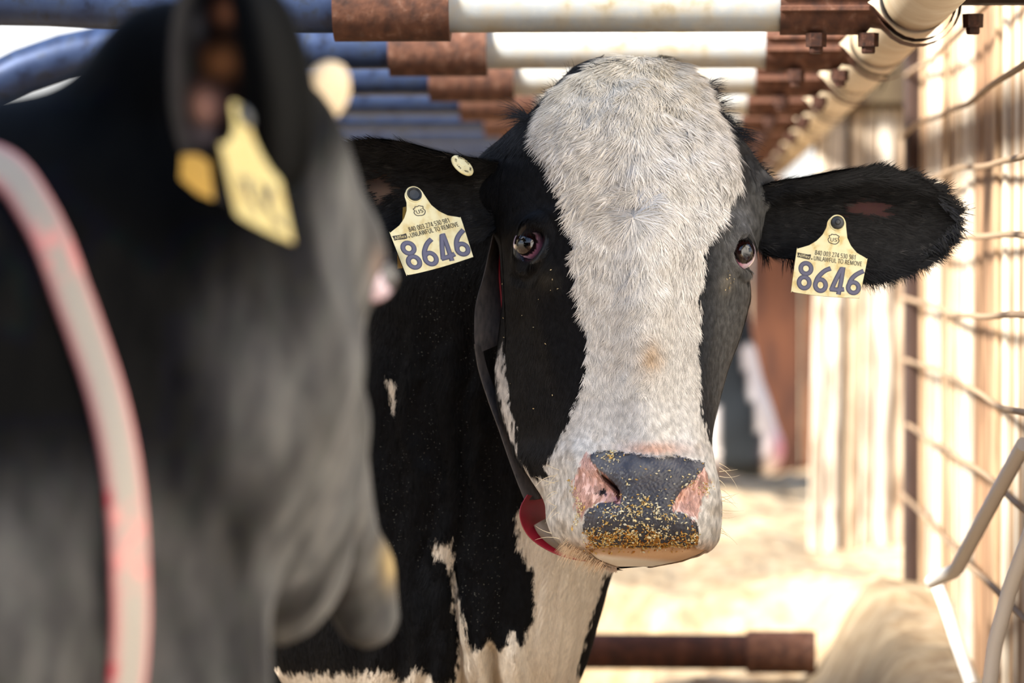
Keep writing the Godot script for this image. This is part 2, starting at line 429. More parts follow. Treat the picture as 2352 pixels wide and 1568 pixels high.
func build_loops() -> void:
	var sleeve := tube(PackedVector3Array([Vector3(-0.418, 0, 0), Vector3(-0.281, 0, 0)]), 0.0433, 24)
	var y := 0.3085
	var right := tube(PackedVector3Array([Vector3(-0.283, 0, 0), Vector3(0.0, 0, 0), Vector3(0.12, 0, 0)]), 0.033, 24)
	var ring := []
	for k in 4: ring.append(0)
	var half := func(lower: bool) -> ArrayMesh:   # one half of the clamp: a trough along the rail that swings round the mounting pipe
		var b := Buf.new()
		var rows := 26; var nc := 14
		for shell in 2:
			var pts := PackedVector3Array(); var cs := PackedColorArray()
			for r in rows:
				var t := r / float(rows - 1)
				for c in nc:
					var a := PI * (c / float(nc - 1))
					var th := 0.006 if shell == 0 else 0.0
					var p: Vector3
					if t < 0.55:
						p = Vector3(0.108 + 0.10 * t / 0.55, -sin(a) * (0.031 + th), cos(a) * (0.031 + th))
					else:
						var u := (t - 0.55) / 0.45
						var ang := PI + PI * u
						p = Vector3(0.27 + cos(ang) * (0.0438 + th), sin(ang) * (0.0438 + th), cos(a) * 0.033)
						var near := smoothstep(0.0, 0.25, u)
						p = Vector3(0.208, -sin(a) * (0.031 + th), cos(a) * (0.031 + th)).lerp(p, near)
					if not lower: p.y = -p.y
					pts.append(p); cs.append(Color.WHITE)
			add_grid(b, pts, cs, rows, nc, false, (shell == 0) != lower)
		return buf_mesh(b)
	var lower_half: ArrayMesh = half.call(true)
	var upper_half: ArrayMesh = half.call(false)
	var flange := box(Vector3(0.105, 0.008, 0.078), 0.002)
	var bolt := lathe([Vector2(0.0, -0.020), Vector2(0.007, -0.020), Vector2(0.008, -0.018), Vector2(0.008, -0.012), Vector2(0.012, -0.012), Vector2(0.0125, 0.004), Vector2(0.0, 0.004)], 6)
	for k in 10:
		var d := 4.4 * (1.0 + 0.185 * k)
		var with_low := k >= 3 and k < 7
		var lp := PackedVector3Array()
		lp.append(Vector3(-0.415, 0, 0)); lp.append(Vector3(-0.6, 0, 0)); lp.append(Vector3(-0.76, 0.009 if k == 0 else 0.0, 0))
		for s in (range(1, 13) if k < 7 else []):
			var a: float = PI / 2 * s / 12.0
			lp.append(Vector3(-0.76 - 0.46 * sin(a), (0.014 if k == 0 else 0.0) - 0.46 * (1.0 - cos(a)), 0))
		var low := -0.71 - y
		var low_rail := PackedVector3Array()
		if with_low:
			lp.append(Vector3(-1.22, low + 0.45, 0))
			for s in range(0, 13):
				var a := PI / 2 * s / 12.0
				lp.append(Vector3(-1.22 + 0.44 * (1.0 - cos(a)), low + 0.44 - 0.44 * sin(a), 0))
			low_rail = PackedVector3Array([Vector3(-0.785, low, 0), Vector3(-0.3, low, 0), Vector3(0.115, low, 0)])
		elif k < 7:
			lp.append(Vector3(-1.22, -0.9, 0)); lp.append(Vector3(-1.22, -CAM_H - y + 0.0, 0))
		var place: String = ["topmost and sharpest in view", "second from the camera", "third from the camera", "fourth back, with a lower rail", "fifth from the camera", "sixth from the camera", "seventh from the camera", "eighth from the camera", "ninth from the camera", "farthest of the row"][k]
		var o := thing("stall_divider", "galvanised stall divider with brown sleeve, " + place, "stall divider", Vector3(0, CAM_H + y, -d), "stall dividers hanging in a row overhead")
		part("bent_rail", tube(lp, 0.033, 20), M.galv, o)
		part("straight_rail", right, M.cream, o)
		part("sleeve", sleeve, M.rust, o)
		var cl := part("clamp", lower_half, M.rust, o)
		part("clamp_half", upper_half, M.rust, cl)
		part("flange", flange, M.rust, cl, Transform3D(Basis.IDENTITY, Vector3(0.160, -0.0085, 0.004)))
		part("flange", flange, M.rust, cl, Transform3D(Basis.IDENTITY, Vector3(0.160, 0.0085, 0.004)))
		for bx in [0.150, 0.211]:
			part("bolt", bolt, M.bolt, o, Transform3D(Basis(Vector3.RIGHT, -PI / 2), Vector3(bx, -0.040, 0.018)))
		if k == 0: part("bolt", bolt, M.bolt, o, Transform3D(Basis(Vector3.RIGHT, -PI / 2), Vector3(0.333, -0.018, 0.018)))
		if k == 0: part("side_bar", box(Vector3(0.17, 0.02, 0.05), 0.004), M.bar, o, Transform3D(Basis.IDENTITY, Vector3(0.37, 0.006, 0.035)))
		if with_low:
			part("lower_rail", tube(low_rail, 0.033, 20), M.rail_low, o)
			part("sleeve", tube(PackedVector3Array([Vector3(0.108, low, 0), Vector3(0.235, low, 0)]), 0.040, 24), M.rust, o)

# ---------------------------------------------------------------- the cow that looks into the camera
const D0 := 4.0
const HY := [133, 150, 190, 250, 310, 370, 430, 490, 550, 610, 680, 760, 850, 930, 1000, 1050, 1100, 1150, 1200, 1240, 1265, 1290, 1306]
const HX := [
	[1380, 1372, 1374, 1385, 1403, 1424, 1445, 1466, 1484, 1498, 1506, 1508, 1495],
	[1370, 1338, 1343, 1360, 1388, 1420, 1450, 1480, 1508, 1535, 1552, 1556, 1530],
	[1320, 1290, 1294, 1313, 1350, 1400, 1455, 1505, 1552, 1584, 1601, 1605, 1570],
	[1270, 1232, 1243, 1267, 1315, 1385, 1460, 1530, 1590, 1622, 1640, 1650, 1610],
	[1200, 1165, 1190, 1235, 1300, 1380, 1470, 1550, 1615, 1655, 1678, 1692, 1640],
	[1150, 1098, 1150, 1212, 1290, 1380, 1480, 1570, 1640, 1685, 1708, 1737, 1680],
	[1150, 1085, 1135, 1198, 1285, 1380, 1485, 1580, 1655, 1703, 1726, 1778, 1700],
	[1160, 1112, 1140, 1183, 1278, 1380, 1487, 1582, 1660, 1718, 1737, 1755, 1690],
	[1180, 1146, 1150, 1176, 1265, 1370, 1485, 1580, 1655, 1722, 1741, 1728, 1670],
	[1190, 1158, 1155, 1178, 1262, 1365, 1483, 1573, 1640, 1703, 1720, 1710, 1650],
	[1190, 1163, 1158, 1185, 1268, 1365, 1480, 1562, 1620, 1692, 1720, 1705, 1640],
	[1180, 1152, 1158, 1200, 1285, 1375, 1478, 1550, 1605, 1662, 1700, 1690, 1630],
	[1165, 1142, 1153, 1206, 1298, 1385, 1477, 1545, 1598, 1637, 1668, 1660, 1610],
	[1168, 1147, 1162, 1222, 1312, 1395, 1480, 1545, 1597, 1628, 1647, 1640, 1600],
	[1195, 1170, 1188, 1252, 1328, 1405, 1485, 1550, 1598, 1622, 1634, 1628, 1600],
	[1215, 1188, 1208, 1270, 1336, 1410, 1490, 1560, 1605, 1630, 1638, 1632, 1605],
	[1245, 1220, 1240, 1290, 1344, 1412, 1493, 1570, 1615, 1640, 1648, 1642, 1615],
	[1275, 1250, 1262, 1298, 1345, 1412, 1495, 1575, 1622, 1648, 1656, 1650, 1620],
	[1290, 1260, 1267, 1300, 1345, 1412, 1497, 1578, 1624, 1649, 1656, 1650, 1620],
	[1310, 1285, 1285, 1312, 1352, 1415, 1498, 1575, 1618, 1642, 1649, 1640, 1600],
	[1330, 1318, 1318, 1338, 1368, 1420, 1492, 1560, 1600, 1622, 1627, 1618, 1580],
	[1370, 1358, 1358, 1370, 1392, 1430, 1480, 1525, 1556, 1574, 1578, 1570, 1540],
	[1420, 1408, 1408, 1414, 1426, 1442, 1460, 1478, 1492, 1500, 1504, 1498, 1480]]
const HE := [
	[-24, -20, -18, -16.5, -15.5, -15, -15, -15, -15.5, -16.5, -18, -20, -24],
	[-26, -20, -17, -15, -13.5, -13, -12.8, -13, -13.5, -15, -17, -20, -26],
	[-27, -20, -16, -12.5, -11, -10.3, -9.3, -10.4, -11.3, -13, -16.5, -20, -27],
	[-28, -20, -15, -10.5, -8, -6.9, -5.8, -7.1, -8.5, -11, -15.5, -20, -28],
	[-28, -20, -14, -9, -5.8, -4.5, -3.4, -4.7, -6.3, -9.2, -14, -19, -28],
	[-28, -18, -13, -8, -4.4, -2.9, -1.8, -3.2, -4.9, -8.2, -13, -18, -28],
	[-28, -17, -12, -7.2, -3.4, -1.9, -0.7, -2.3, -4, -7.4, -12, -17, -28],
	[-27, -17, -12, -6.8, -2.8, -1, 0.3, -1.4, -3.4, -7.2, -12, -17, -27],
	[-27, -17, -12, -6.6, -2.4, -0.1, 1.2, -0.5, -2.8, -7, -12, -17, -27],
	[-26, -17, -12, -6.4, -1.9, 0.45, 2.1, 0.15, -2.1, -6.8, -11.5, -17, -26],
	[-25, -17, -12, -6.2, -1.5, 1.15, 3, 1.05, -1.5, -6.5, -11.5, -17, -25],
	[-24, -16.5, -11.5, -5.5, -0.5, 2.05, 4, 2.05, -0.5, -5, -10.5, -16, -24],
	[-22, -15.5, -10.5, -4.5, 0.7, 3.15, 5.1, 3.15, 0.7, -3.8, -9.5, -15, -22],
	[-19.5, -13.5, -8.5, -2.8, 2.1, 4.45, 6.3, 4.45, 2.1, -2, -7, -12.5, -19.5],
	[-16, -10.5, -5.8, -0.6, 3.9, 6.05, 7.8, 6.05, 4, 0.5, -4, -9, -16],
	[-13.5, -8, -3.2, 1.8, 6, 8.2, 9.4, 8.2, 6.2, 2.4, -2.4, -7, -13.5],
	[-11.5, -6, -1.4, 3.6, 7.4, 9.8, 10.4, 9.8, 7.4, 3.4, -1.4, -6, -11.5],
	[-10.5, -5, -0.4, 4.4, 8, 10.4, 11, 10.4, 8, 4, -0.6, -5, -10.5],
	[-10, -5, -0.5, 4.2, 7.8, 10.2, 10.8, 10.2, 7.8, 3.8, -0.8, -5, -10],
	[-9.5, -5, -1, 3.4, 6.8, 9.2, 9.8, 9.2, 7, 3, -1.4, -5.5, -9.5],
	[-8.5, -5, -1.5, 2.6, 5.8, 7.8, 8.4, 7.8, 5.8, 2, -2, -5.5, -8.5],
	[-6, -3.5, -1, 2, 4.6, 6.4, 7, 6.4, 4.6, 1.6, -1.4, -4, -6],
	[-3, -1.5, 0, 1.4, 2.6, 3.6, 3.9, 3.6, 2.6, 1.4, 0, -1.5, -3]]
const NY := [380, 480, 560, 650, 780, 900, 1050, 1200, 1300, 1400, 1500, 1568, 1700, 1850]
const NX := [
	[1190, 1150, 1180, 1260, 1400, 1530, 1610, 1650, 1610], [1000, 960, 1010, 1120, 1330, 1520, 1620, 1660, 1620],
	[880, 830, 900, 1040, 1290, 1510, 1620, 1655, 1610], [800, 750, 830, 1010, 1270, 1490, 1600, 1640, 1590],
	[760, 705, 790, 980, 1240, 1460, 1580, 1620, 1560], [730, 670, 760, 960, 1200, 1430, 1550, 1590, 1530],
	[700, 640, 730, 930, 1170, 1390, 1500, 1540, 1480], [690, 620, 720, 900, 1130, 1330, 1430, 1470, 1420],
	[680, 610, 720, 890, 1110, 1290, 1375, 1412, 1370], [680, 600, 720, 880, 1095, 1265, 1345, 1382, 1340],
	[690, 610, 730, 880, 1085, 1245, 1320, 1352, 1310], [720, 650, 760, 890, 1080, 1230, 1300, 1330, 1290],
	[800, 760, 830, 930, 1080, 1200, 1260, 1285, 1250], [920, 900, 940, 1000, 1080, 1150, 1190, 1205, 1180]]
const NE := [
	[-50, -38, -30, -26, -25, -26, -30, -38, -50], [-52, -40, -31, -26, -24, -26, -30, -38, -52],
	[-54, -42, -33, -27, -24, -26, -30, -38, -52], [-56, -44, -34, -27, -23.5, -25, -30, -38, -52],
	[-56, -44, -35, -28, -24, -25, -30, -38, -52], [-56, -44, -35, -28, -25, -26, -30, -39, -53],
	[-56, -44, -35.5, -29, -26, -27, -31, -40, -55], [-56, -44, -36, -30, -27, -28, -32, -42, -56],
	[-56, -44, -36, -30.5, -27.5, -28.5, -33, -42, -56], [-56, -45, -37, -31, -28, -29, -34, -43, -56],
	[-58, -46, -38, -32, -29, -30, -35, -44, -58], [-58, -47, -39, -33.5, -30.5, -32, -36, -45, -58],
	[-58, -49, -43, -39, -37, -38, -41, -48, -58], [-56, -52, -50, -48, -47, -48, -49, -52, -56]]

var xl := PackedFloat32Array(); var xr := PackedFloat32Array()
var sl := PackedFloat32Array(); var sr := PackedFloat32Array()
var pad_poly: PackedVector2Array; var slit_poly: PackedVector2Array; var pink_l: PackedVector2Array; var pink_r: PackedVector2Array
var eye_l := Vector2(1224, 560); var eye_r := Vector2(1704, 578)
var neck_white: PackedVector2Array; var neck_spots: Array

class Grid:
	var pos := PackedVector3Array()
	var nor := PackedVector3Array()
	var uv := PackedVector2Array()   # where it lies on the face, in the sketch's units
	var s := PackedFloat32Array()
	var col := PackedColorArray()
	var rows := 0
	var cols := 0
	var flip := false

func hermite_row(ys: Array, tab: Array, y: float, n: int) -> PackedFloat32Array:
	var i := 0
	while i < ys.size() - 2 and y > ys[i + 1]: i += 1
	var y0: float = ys[i]; var y1: float = ys[i + 1]
	var h := y1 - y0; var t := clampf((y - y0) / h, 0.0, 1.0)
	var out := PackedFloat32Array(); out.resize(n)
	var im := maxi(i - 1, 0); var ip := mini(i + 2, ys.size() - 1)
	var t2 := t * t; var t3 := t2 * t
	var ym: float = ys[im]; var yp: float = ys[ip]
	for k in n:
		var a: float = tab[i][k]; var b: float = tab[i + 1][k]
		var m0: float = (b - float(tab[im][k])) / (y1 - ym); var m1: float = (float(tab[ip][k]) - a) / (yp - y0)
		out[k] = (2 * t3 - 3 * t2 + 1) * a + (t3 - 2 * t2 + t) * h * m0 + (-2 * t3 + 3 * t2) * b + (t3 - t2) * h * m1
	return out

func loft(ys: Array, tx: Array, te: Array, rows: int, segs: Array, root: Vector3, power := 1.0) -> Grid:
	var g := Grid.new()
	var n: int = tx[0].size()
	var sp := PackedFloat32Array()
	for k in n - 1:
		for q in segs[k]: sp.append(k + float(q) / segs[k])
	sp.append(n - 1.0)
	g.rows = rows; g.cols = sp.size()
	for r in rows:
		var y: float = lerpf(ys[0], ys[-1], r / float(rows - 1))
		var rx := hermite_row(ys, tx, y, n); var re := hermite_row(ys, te, y, n)
		for s in sp:
			var i := mini(int(s), n - 2); var f := s - i
			var a := maxi(i - 1, 0); var b := mini(i + 2, n - 1)
			var x := cr(rx[a], rx[i], rx[i + 1], rx[b], f); var e := cr(re[a], re[i], re[i + 1], re[b], f)
			g.pos.append(P(x, y, D0 - e * 0.01) - root); g.uv.append(Vector2(x, y)); g.s.append(s)
	grid_normals(g)
	return g

func grid_normals(g: Grid) -> void:
	g.nor.resize(g.pos.size())
	for r in g.rows:
		var r0 := maxi(r - 1, 0) * g.cols; var r1 := mini(r + 1, g.rows - 1) * g.cols
		for c in g.cols:
			var c0 := maxi(c - 1, 0); var c1 := mini(c + 1, g.cols - 1)
			var du := g.pos[r * g.cols + c1] - g.pos[r * g.cols + c0]
			var dv := g.pos[r1 + c] - g.pos[r0 + c]
			var nn := dv.cross(du)
			g.nor[r * g.cols + c] = nn.normalized() if nn.length_squared() > 1e-24 else Vector3.UP

func add_loft(b: Buf, g: Grid, wrap := true) -> void:
	var base := b.v.size()
	b.v.append_array(g.pos); b.n.append_array(g.nor); b.c.append_array(g.col)
	var last := g.cols if wrap else g.cols - 1
	for r in g.rows - 1:
		for c in last:
			var a := base + r * g.cols + c; var d := base + r * g.cols + (c + 1) % g.cols
			if g.flip: b.i.append_array(PackedInt32Array([a, a + g.cols, d, d, a + g.cols, d + g.cols]))
			else: b.i.append_array(PackedInt32Array([a, d, a + g.cols, d, d + g.cols, a + g.cols]))

# what the coat is at a place on the face: 0 black hair, 1 white hair, 2 dark nose pad, 3 pink skin, 4 lip, 5 eye rim
func face_kind(p: Vector2, s: float) -> int:
	var j := p + Vector2(5.0 * noise.get_noise_2d(p.x * 0.03, p.y * 0.05) + 5.0 * noise_b.get_noise_2d(p.x * 0.16, p.y * 0.05), 5.0 * noise_b.get_noise_2d(p.x * 0.13 + 40, p.y * 0.06))
	var yi := clampi(int(j.y) - 100, 0, 1219)
	if p.y > 1015 and p.y < 1275:
		if Geometry2D.is_point_in_polygon(p.lerp(j, 0.4), pad_poly): return 2
		if Geometry2D.is_point_in_polygon(p.lerp(j, 0.5), pink_l) or Geometry2D.is_point_in_polygon(p.lerp(j, 0.5), pink_r): return 3
	if p.y >= 1256 and s > 3.2 and s < 9.0 and p.x > 1345: return 4
	if p.distance_to(eye_l) < 52 or ((p - eye_r) * Vector2(1.5, 1.0)).length() < 48: return 0
	if p.y > 1086: return 1
	var smax := 12.5 if p.y < 175 else (11.5 if p.y < 380 else 10.6)
	if s < 4.0 and j.x > sl[yi] and j.x < sr[yi]: return 1
	if s > 2.6 and s < smax and j.x > xl[yi] and j.x < xr[yi]: return 1
	if p.y > 1012 and s > 7.0: return 1
	return 0

func face_color(p: Vector2, s: float, kind: int) -> Color:
	var v := noise.get_noise_2d(p.x * 0.012, p.y * 0.012)
	match kind:
		1:
			var c := lin(240, 234, 226)
			c = c.lerp(lin(236, 226, 206), clampf((330.0 - p.y) / 200.0, 0.0, 0.8))
			c = c.lerp(lin(190, 150, 100), 0.75 * exp(-pow((p.x - 1488) / 26, 2) - pow((p.y - 805) / 42, 2)))
			c = c.lerp(lin(226, 170, 140), 0.8 * exp(-pow((p.x - 1500) / 70, 2) - pow((p.y - 1026) / 16, 2)))
			c = c.lerp(lin(216, 170, 130), 0.6 * smoothstep(1215.0, 1262.0, p.y))
			c = c.lerp(lin(196, 178, 156), 0.5 * smoothstep(0.1, 0.6, v) * smoothstep(950.0, 1030.0, p.y))
			return c
		2:
			return lin(66, 65, 72).lerp(lin(112, 110, 110), clampf(0.4 + v, 0.0, 1.0) * smoothstep(1130.0, 1050.0, p.y))
		3:
			if p.distance_to(Vector2(1373, 1127)) < 9.0 + 5.0 * noise_b.get_noise_2d(p.x * 0.1, p.y * 0.1): return lin(40, 30, 32)
			return lin(232, 190, 178).lerp(lin(206, 146, 112), clampf(0.15 + 0.7 * v, 0.0, 0.8))
		4:
			var lc := lin(206, 164, 124).lerp(lin(166, 110, 60), clampf(0.3 + v, 0.0, 1.0) * smoothstep(1275.0, 1256.0, p.y))
			return lc.lerp(lin(232, 222, 208), smoothstep(1278.0, 1292.0, p.y + 0.1 * (1440.0 - p.x)))
	var c0 := Color(0.0085, 0.0085, 0.0095)
	if p.x > 1560: c0 = Color(0.034, 0.035, 0.038).lerp(Color(0.125, 0.122, 0.118), smoothstep(8.0, 75.0, p.x - xr[clampi(int(p.y) - 100, 0, 1219)]) if p.y > 380 and p.y < 1010 else 0.15)  # hair sheen and dust on the right cheek, put into the coat colour
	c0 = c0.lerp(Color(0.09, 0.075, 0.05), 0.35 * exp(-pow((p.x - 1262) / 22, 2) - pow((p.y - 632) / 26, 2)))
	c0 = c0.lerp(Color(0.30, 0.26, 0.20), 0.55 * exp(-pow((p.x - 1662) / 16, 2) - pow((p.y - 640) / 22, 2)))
	c0 = c0.lerp(Color(0.14, 0.14, 0.145), 0.6 * exp(-pow((p.x - 1690) / 28, 2) - pow((p.y - 520) / 60, 2)))  # lit rim beside the right eye, painted into the coat
	return c0

# raised and sunk places of the face: x, y, reach across, reach along, turn in degrees, centimetres
const BUMPS := [
	[1232, 505, 50, 22, -20, 0.85], [1262, 640, 30, 60, -15, 0.35], [1255, 760, 28, 120, -14, 0.45], [1205, 700, 22, 110, -5, -0.25],
	[1690, 512, 34, 24, 15, 0.75], [1655, 650, 30, 50, 15, 0.45], [1625, 760, 16, 80, 8, 0.3],
	[1480, 700, 60, 200, 0, 0.35], [1415, 640, 30, 120, 0, -0.25], [1548, 640, 26, 110, 0, -0.3],
	[1480, 260, 120, 60, 0, 0.5], [1360, 330, 60, 60, 0, 0.3], [1590, 330, 50, 60, 0, 0.3], [1520, 400, 70, 40, 20, 0.3],
	[1320, 1050, 40, 40, 0, 0.5], [1330, 1110, 22, 50, 12, 0.45], [1628, 1110, 16, 50, -8, 0.4],
	[1395, 1128, 26, 34, -35, -1.3], [1577, 1140, 20, 34, 28, -1.1], [1490, 1085, 70, 26, 0, 0.4], [1400, 1190, 40, 30, 0, 0.35], [1500, 1195, 70, 34, 0, 0.4],
	[1570, 1210, 26, 30, 0, 0.3], [1487, 1160, 22, 44, 0, -0.15], [1290, 1180, 22, 60, 0, 0.4]]

func build_main_cow() -> void:
	xl = lut([100, 1450, 133, 1442, 150, 1372, 180, 1322, 200, 1300, 230, 1275, 260, 1258, 290, 1252, 320, 1262, 345, 1285, 370, 1290, 400, 1308, 430, 1316, 480, 1318, 540, 1322, 600, 1326, 650, 1335, 700, 1342, 740, 1348, 800, 1351, 850, 1346, 900, 1339, 930, 1326, 960, 1312, 980, 1301, 1000, 1294, 1020, 1284, 1045, 1262, 1060, 1250, 1075, 1240, 1088, 1200, 1100, 0, 1400, 0], 100, 1320)
	xr = lut([100, 1700, 190, 1612, 230, 1612, 260, 1632, 290, 1648, 320, 1662, 350, 1674, 380, 1684, 400, 1685, 420, 1675, 450, 1655, 480, 1637, 520, 1620, 560, 1613, 600, 1608, 660, 1603, 720, 1600, 780, 1597, 850, 1598, 900, 1600, 940, 1608, 970, 1618, 1000, 1624, 1012, 1640, 1016, 2000, 1400, 2000], 100, 1320)
	sl = lut([100, 3000, 770, 3000, 772, 1155, 830, 1143, 900, 1149, 945, 1152, 1010, 1175, 1070, 1196, 1130, 1100, 1400, 0], 100, 1320)
	sr = lut([100, 0, 770, 0, 772, 1157, 800, 1158, 850, 1163, 880, 1169, 930, 1173, 970, 1186, 1040, 1202, 1070, 1222, 1090, 1245, 1400, 2000], 100, 1320)
	pad_poly = poly([1356, 1052, 1374, 1037, 1425, 1037, 1473, 1044, 1512, 1050, 1550, 1047, 1611, 1062, 1611, 1078, 1588, 1108, 1557, 1139, 1544, 1160, 1542, 1172, 1563, 1177, 1588, 1185, 1601, 1208, 1600, 1243, 1537, 1262, 1461, 1262, 1369, 1260, 1353, 1223, 1340, 1205, 1353, 1169, 1379, 1154, 1404, 1151, 1424, 1160, 1425, 1134, 1410, 1113, 1384, 1085, 1364, 1065])
	slit_poly = poly([1369, 1080, 1399, 1100, 1415, 1116, 1421, 1130, 1417, 1150, 1404, 1134, 1390, 1112, 1378, 1098])
	pink_l = poly([1352, 1030, 1340, 1065, 1328, 1103, 1322, 1167, 1336, 1190, 1353, 1169, 1379, 1154, 1404, 1151, 1424, 1160, 1425, 1134, 1410, 1113, 1384, 1085, 1364, 1065])
	pink_r = poly([1611, 1070, 1622, 1093, 1618, 1128, 1604, 1190, 1575, 1180, 1545, 1172, 1544, 1160, 1557, 1139, 1588, 1108])
	neck_white = poly([1198, 1150, 1183, 1187, 1189, 1231, 1195, 1255, 1210, 1279, 1225, 1294, 1225, 1327, 1231, 1369, 1228, 1410, 1207, 1437, 1198, 1482, 1192, 1467, 1174, 1440, 1168, 1464, 1153, 1488, 1138, 1476, 1126, 1452, 1108, 1479, 1090, 1482, 1073, 1467, 1067, 1428, 1058, 1387, 1046, 1357, 1043, 1333, 1028, 1291, 1034, 1333, 1036, 1369, 1045, 1410, 1049, 1450, 1050, 1488, 1046, 1527, 1043, 1560, 1019, 1554, 989, 1533, 971, 1518, 947, 1524, 926, 1560, 893, 1530, 860, 1528, 800, 1534, 500, 1540, 500, 1900, 1340, 1900, 1338, 1557, 1329, 1542, 1335, 1503, 1344, 1473, 1359, 1413, 1374, 1369, 1383, 1339, 1392, 1312, 1500, 1250, 1500, 1100])
	neck_spots = [poly([990, 1234, 1007, 1240, 1037, 1231, 1040, 1255, 1043, 1279, 1034, 1295, 1016, 1279, 1001, 1261]), poly([888, 865, 905, 868, 910, 900, 906, 945, 897, 925])]
	var base := Vector3(-0.45, 0, -4.9)
	var cow := thing("cow", "black and white cow facing the camera with a broad white blaze", "cow", base)
	var b := Buf.new()
	# head
	var head := loft(HY, HX, HE, 390, [8, 14, 20, 28, 32, 34, 34, 32, 28, 22, 16, 10], base)
	var kinds := PackedByteArray(); kinds.resize(head.pos.size()); head.col.resize(head.pos.size())
	for k in head.pos.size():
		var p := head.uv[k]; var s := head.s[k]
		var kind := face_kind(p, s); kinds[k] = kind
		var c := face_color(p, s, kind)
		var h := 0.0
		if s > 1.4 and s < 10.2:
			for q in BUMPS:
				var dx: float = p.x - q[0]; var dy: float = p.y - q[1]
				if absf(dx) > 200 or absf(dy) > 420: continue
				var ca := cos(deg_to_rad(q[4])); var sa := sin(deg_to_rad(q[4]))
				var u: float = (dx * ca + dy * sa) / q[2]; var w: float = (-dx * sa + dy * ca) / q[3]
				var g := u * u + w * w
				if g < 7.0: h += q[5] * exp(-g)
			# eyes: a sunken opening with a rim round it
			for q in 2:
				var ec := eye_l if q == 0 else eye_r
				var dd := p - ec
				if dd.length() > 90 or (q == 0 and (s < 2.2 or s > 5.0)) or (q == 1 and (s < 7.4 or s > 9.75)): continue
				var ang := deg_to_rad(24.0) if q == 0 else deg_to_rad(-14.0)
				var u := dd.x * cos(ang) + dd.y * sin(ang); var w := -dd.x * sin(ang) + dd.y * cos(ang)
				var rx := 23.0 if q == 0 else 20.0; var ry := 41.0 if q == 0 else 37.0
				var rr := sqrt(pow(u / rx, 2) + pow(w / ry, 2))
				h -= 1.7 * (1.0 - smoothstep(0.82, 1.05, rr))
				h += 0.34 * exp(-pow((rr - 1.36) / 0.34, 2))
				h -= 0.12 * exp(-pow((rr - 2.0) / 0.3, 2))
				if rr < 1.25: c = lin(14, 12, 14)
		# nostrils, mouth, folds of the nose
		if p.y > 1000 and s > 3.0:
			if Geometry2D.is_point_in_polygon(p, slit_poly):
				h -= 2.2; c = lin(28, 10, 22)
			elif kind == 3 and p.x < 1440:
				c = c.lerp(lin(150, 96, 118), clampf((p.x - 1375) / 45.0, 0.0, 1.0))
			if kind == 2:
				h += 0.11 * absf(noise_b.get_noise_2d(p.x * 0.07, p.y * 0.09)) + 0.05 * noise.get_noise_2d(p.x * 0.12, p.y * 0.12)
				h += 0.15
			var m := p.y - (1259.0 - 3.0 * cos((p.x - 1480.0) * 0.02))
			if p.x > 1340 and p.x < 1640: h -= 0.8 * exp(-pow(m / 6.0, 2)) * smoothstep(1340.0, 1372.0, p.x) * smoothstep(1632.0, 1590.0, p.x)
			if p.y > 1262: h -= 0.25 * smoothstep(1632.0, 1590.0, p.x)
		if kind == 1:
			h += 0.10 * noise.get_noise_2d(p.x * 0.03, p.y * 0.012) * clampf((900.0 - p.y) / 500.0, 0.15, 1.0)
		head.pos[k] += head.nor[k] * h * 0.01
		if kind == 1: c = c * 0.9
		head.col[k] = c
	grid_normals(head)
	add_loft(b, head)
	# neck and chest
	var neck := loft(NY, NX, NE, 300, [10, 24, 40, 50, 50, 34, 24, 12], base)
	var nk := PackedByteArray(); nk.resize(neck.pos.size()); neck.col.resize(neck.pos.size())
	for k in neck.pos.size():
		var p := neck.uv[k]
		var j := p + Vector2(5.0 * noise_b.get_noise_2d(p.x * 0.16, p.y * 0.05), 9.0 * noise_b.get_noise_2d(p.x * 0.14 + 7, p.y * 0.03))
		var white := Geometry2D.is_point_in_polygon(j, neck_white) and neck.s[k] > 0.9 and neck.s[k] < 7.6
		for sp in neck_spots: white = white or Geometry2D.is_point_in_polygon(j, sp)
		nk[k] = 1 if white else 0
		var h := 0.0
		h += 0.45 * sin(p.x * 0.075 + 2.2 * noise.get_noise_2d(p.x * 0.004, p.y * 0.003)) * exp(-pow((p.x - 1010.0) / 170.0, 2)) * smoothstep(620.0, 900.0, p.y)
		h += 0.20 * sin(p.x * 0.16 + 0.02 * p.y) * exp(-pow((p.x - 1290.0) / 60.0, 2)) * smoothstep(1300.0, 1360.0, p.y)
		h -= 2.4 * exp(-pow((p.x - 1128.0 - (p.y - 1500.0) * 0.1) / 16.0, 2)) * smoothstep(1440.0, 1520.0, p.y)
		h += 1.1 * exp(-pow((p.x - 1180.0 - (p.y - 1500.0) * 0.2) / 18.0, 2)) * smoothstep(1420.0, 1500.0, p.y)
		h -= 1.5 * exp(-pow((p.x - 1044.0 - (p.y - 1400.0) * 0.06) / 12.0, 2)) * smoothstep(1240.0, 1340.0, p.y)
		h += 0.9 * exp(-pow((p.x - 985.0) / 40.0, 2)) * smoothstep(1250.0, 1400.0, p.y)
		neck.pos[k] += neck.nor[k] * h * 0.01
		neck.col[k] = lin(246, 230, 208) if white else Color(0.0042, 0.0045, 0.0056)
	grid_normals(neck)
	var hb2 := Buf.new()   # neck, ears, trunk: the coat without the wet nose
	add_loft(hb2, neck)
	# ears
	var ear_r := ear_grid(poly([1725, 440, 1765, 420, 1800, 412, 1850, 405, 1920, 391, 1990, 384, 2060, 394, 2120, 420, 2165, 455, 2196, 500]),
		poly([1735, 560, 1765, 585, 1805, 592, 1855, 598, 1915, 616, 1975, 640, 2040, 632, 2105, 602, 2155, 566, 2198, 512]),
		[-15, -14, -13.4, -13, -12.6, -12.4, -12.4, -12.8, -13.4, -14], base, 3.4)
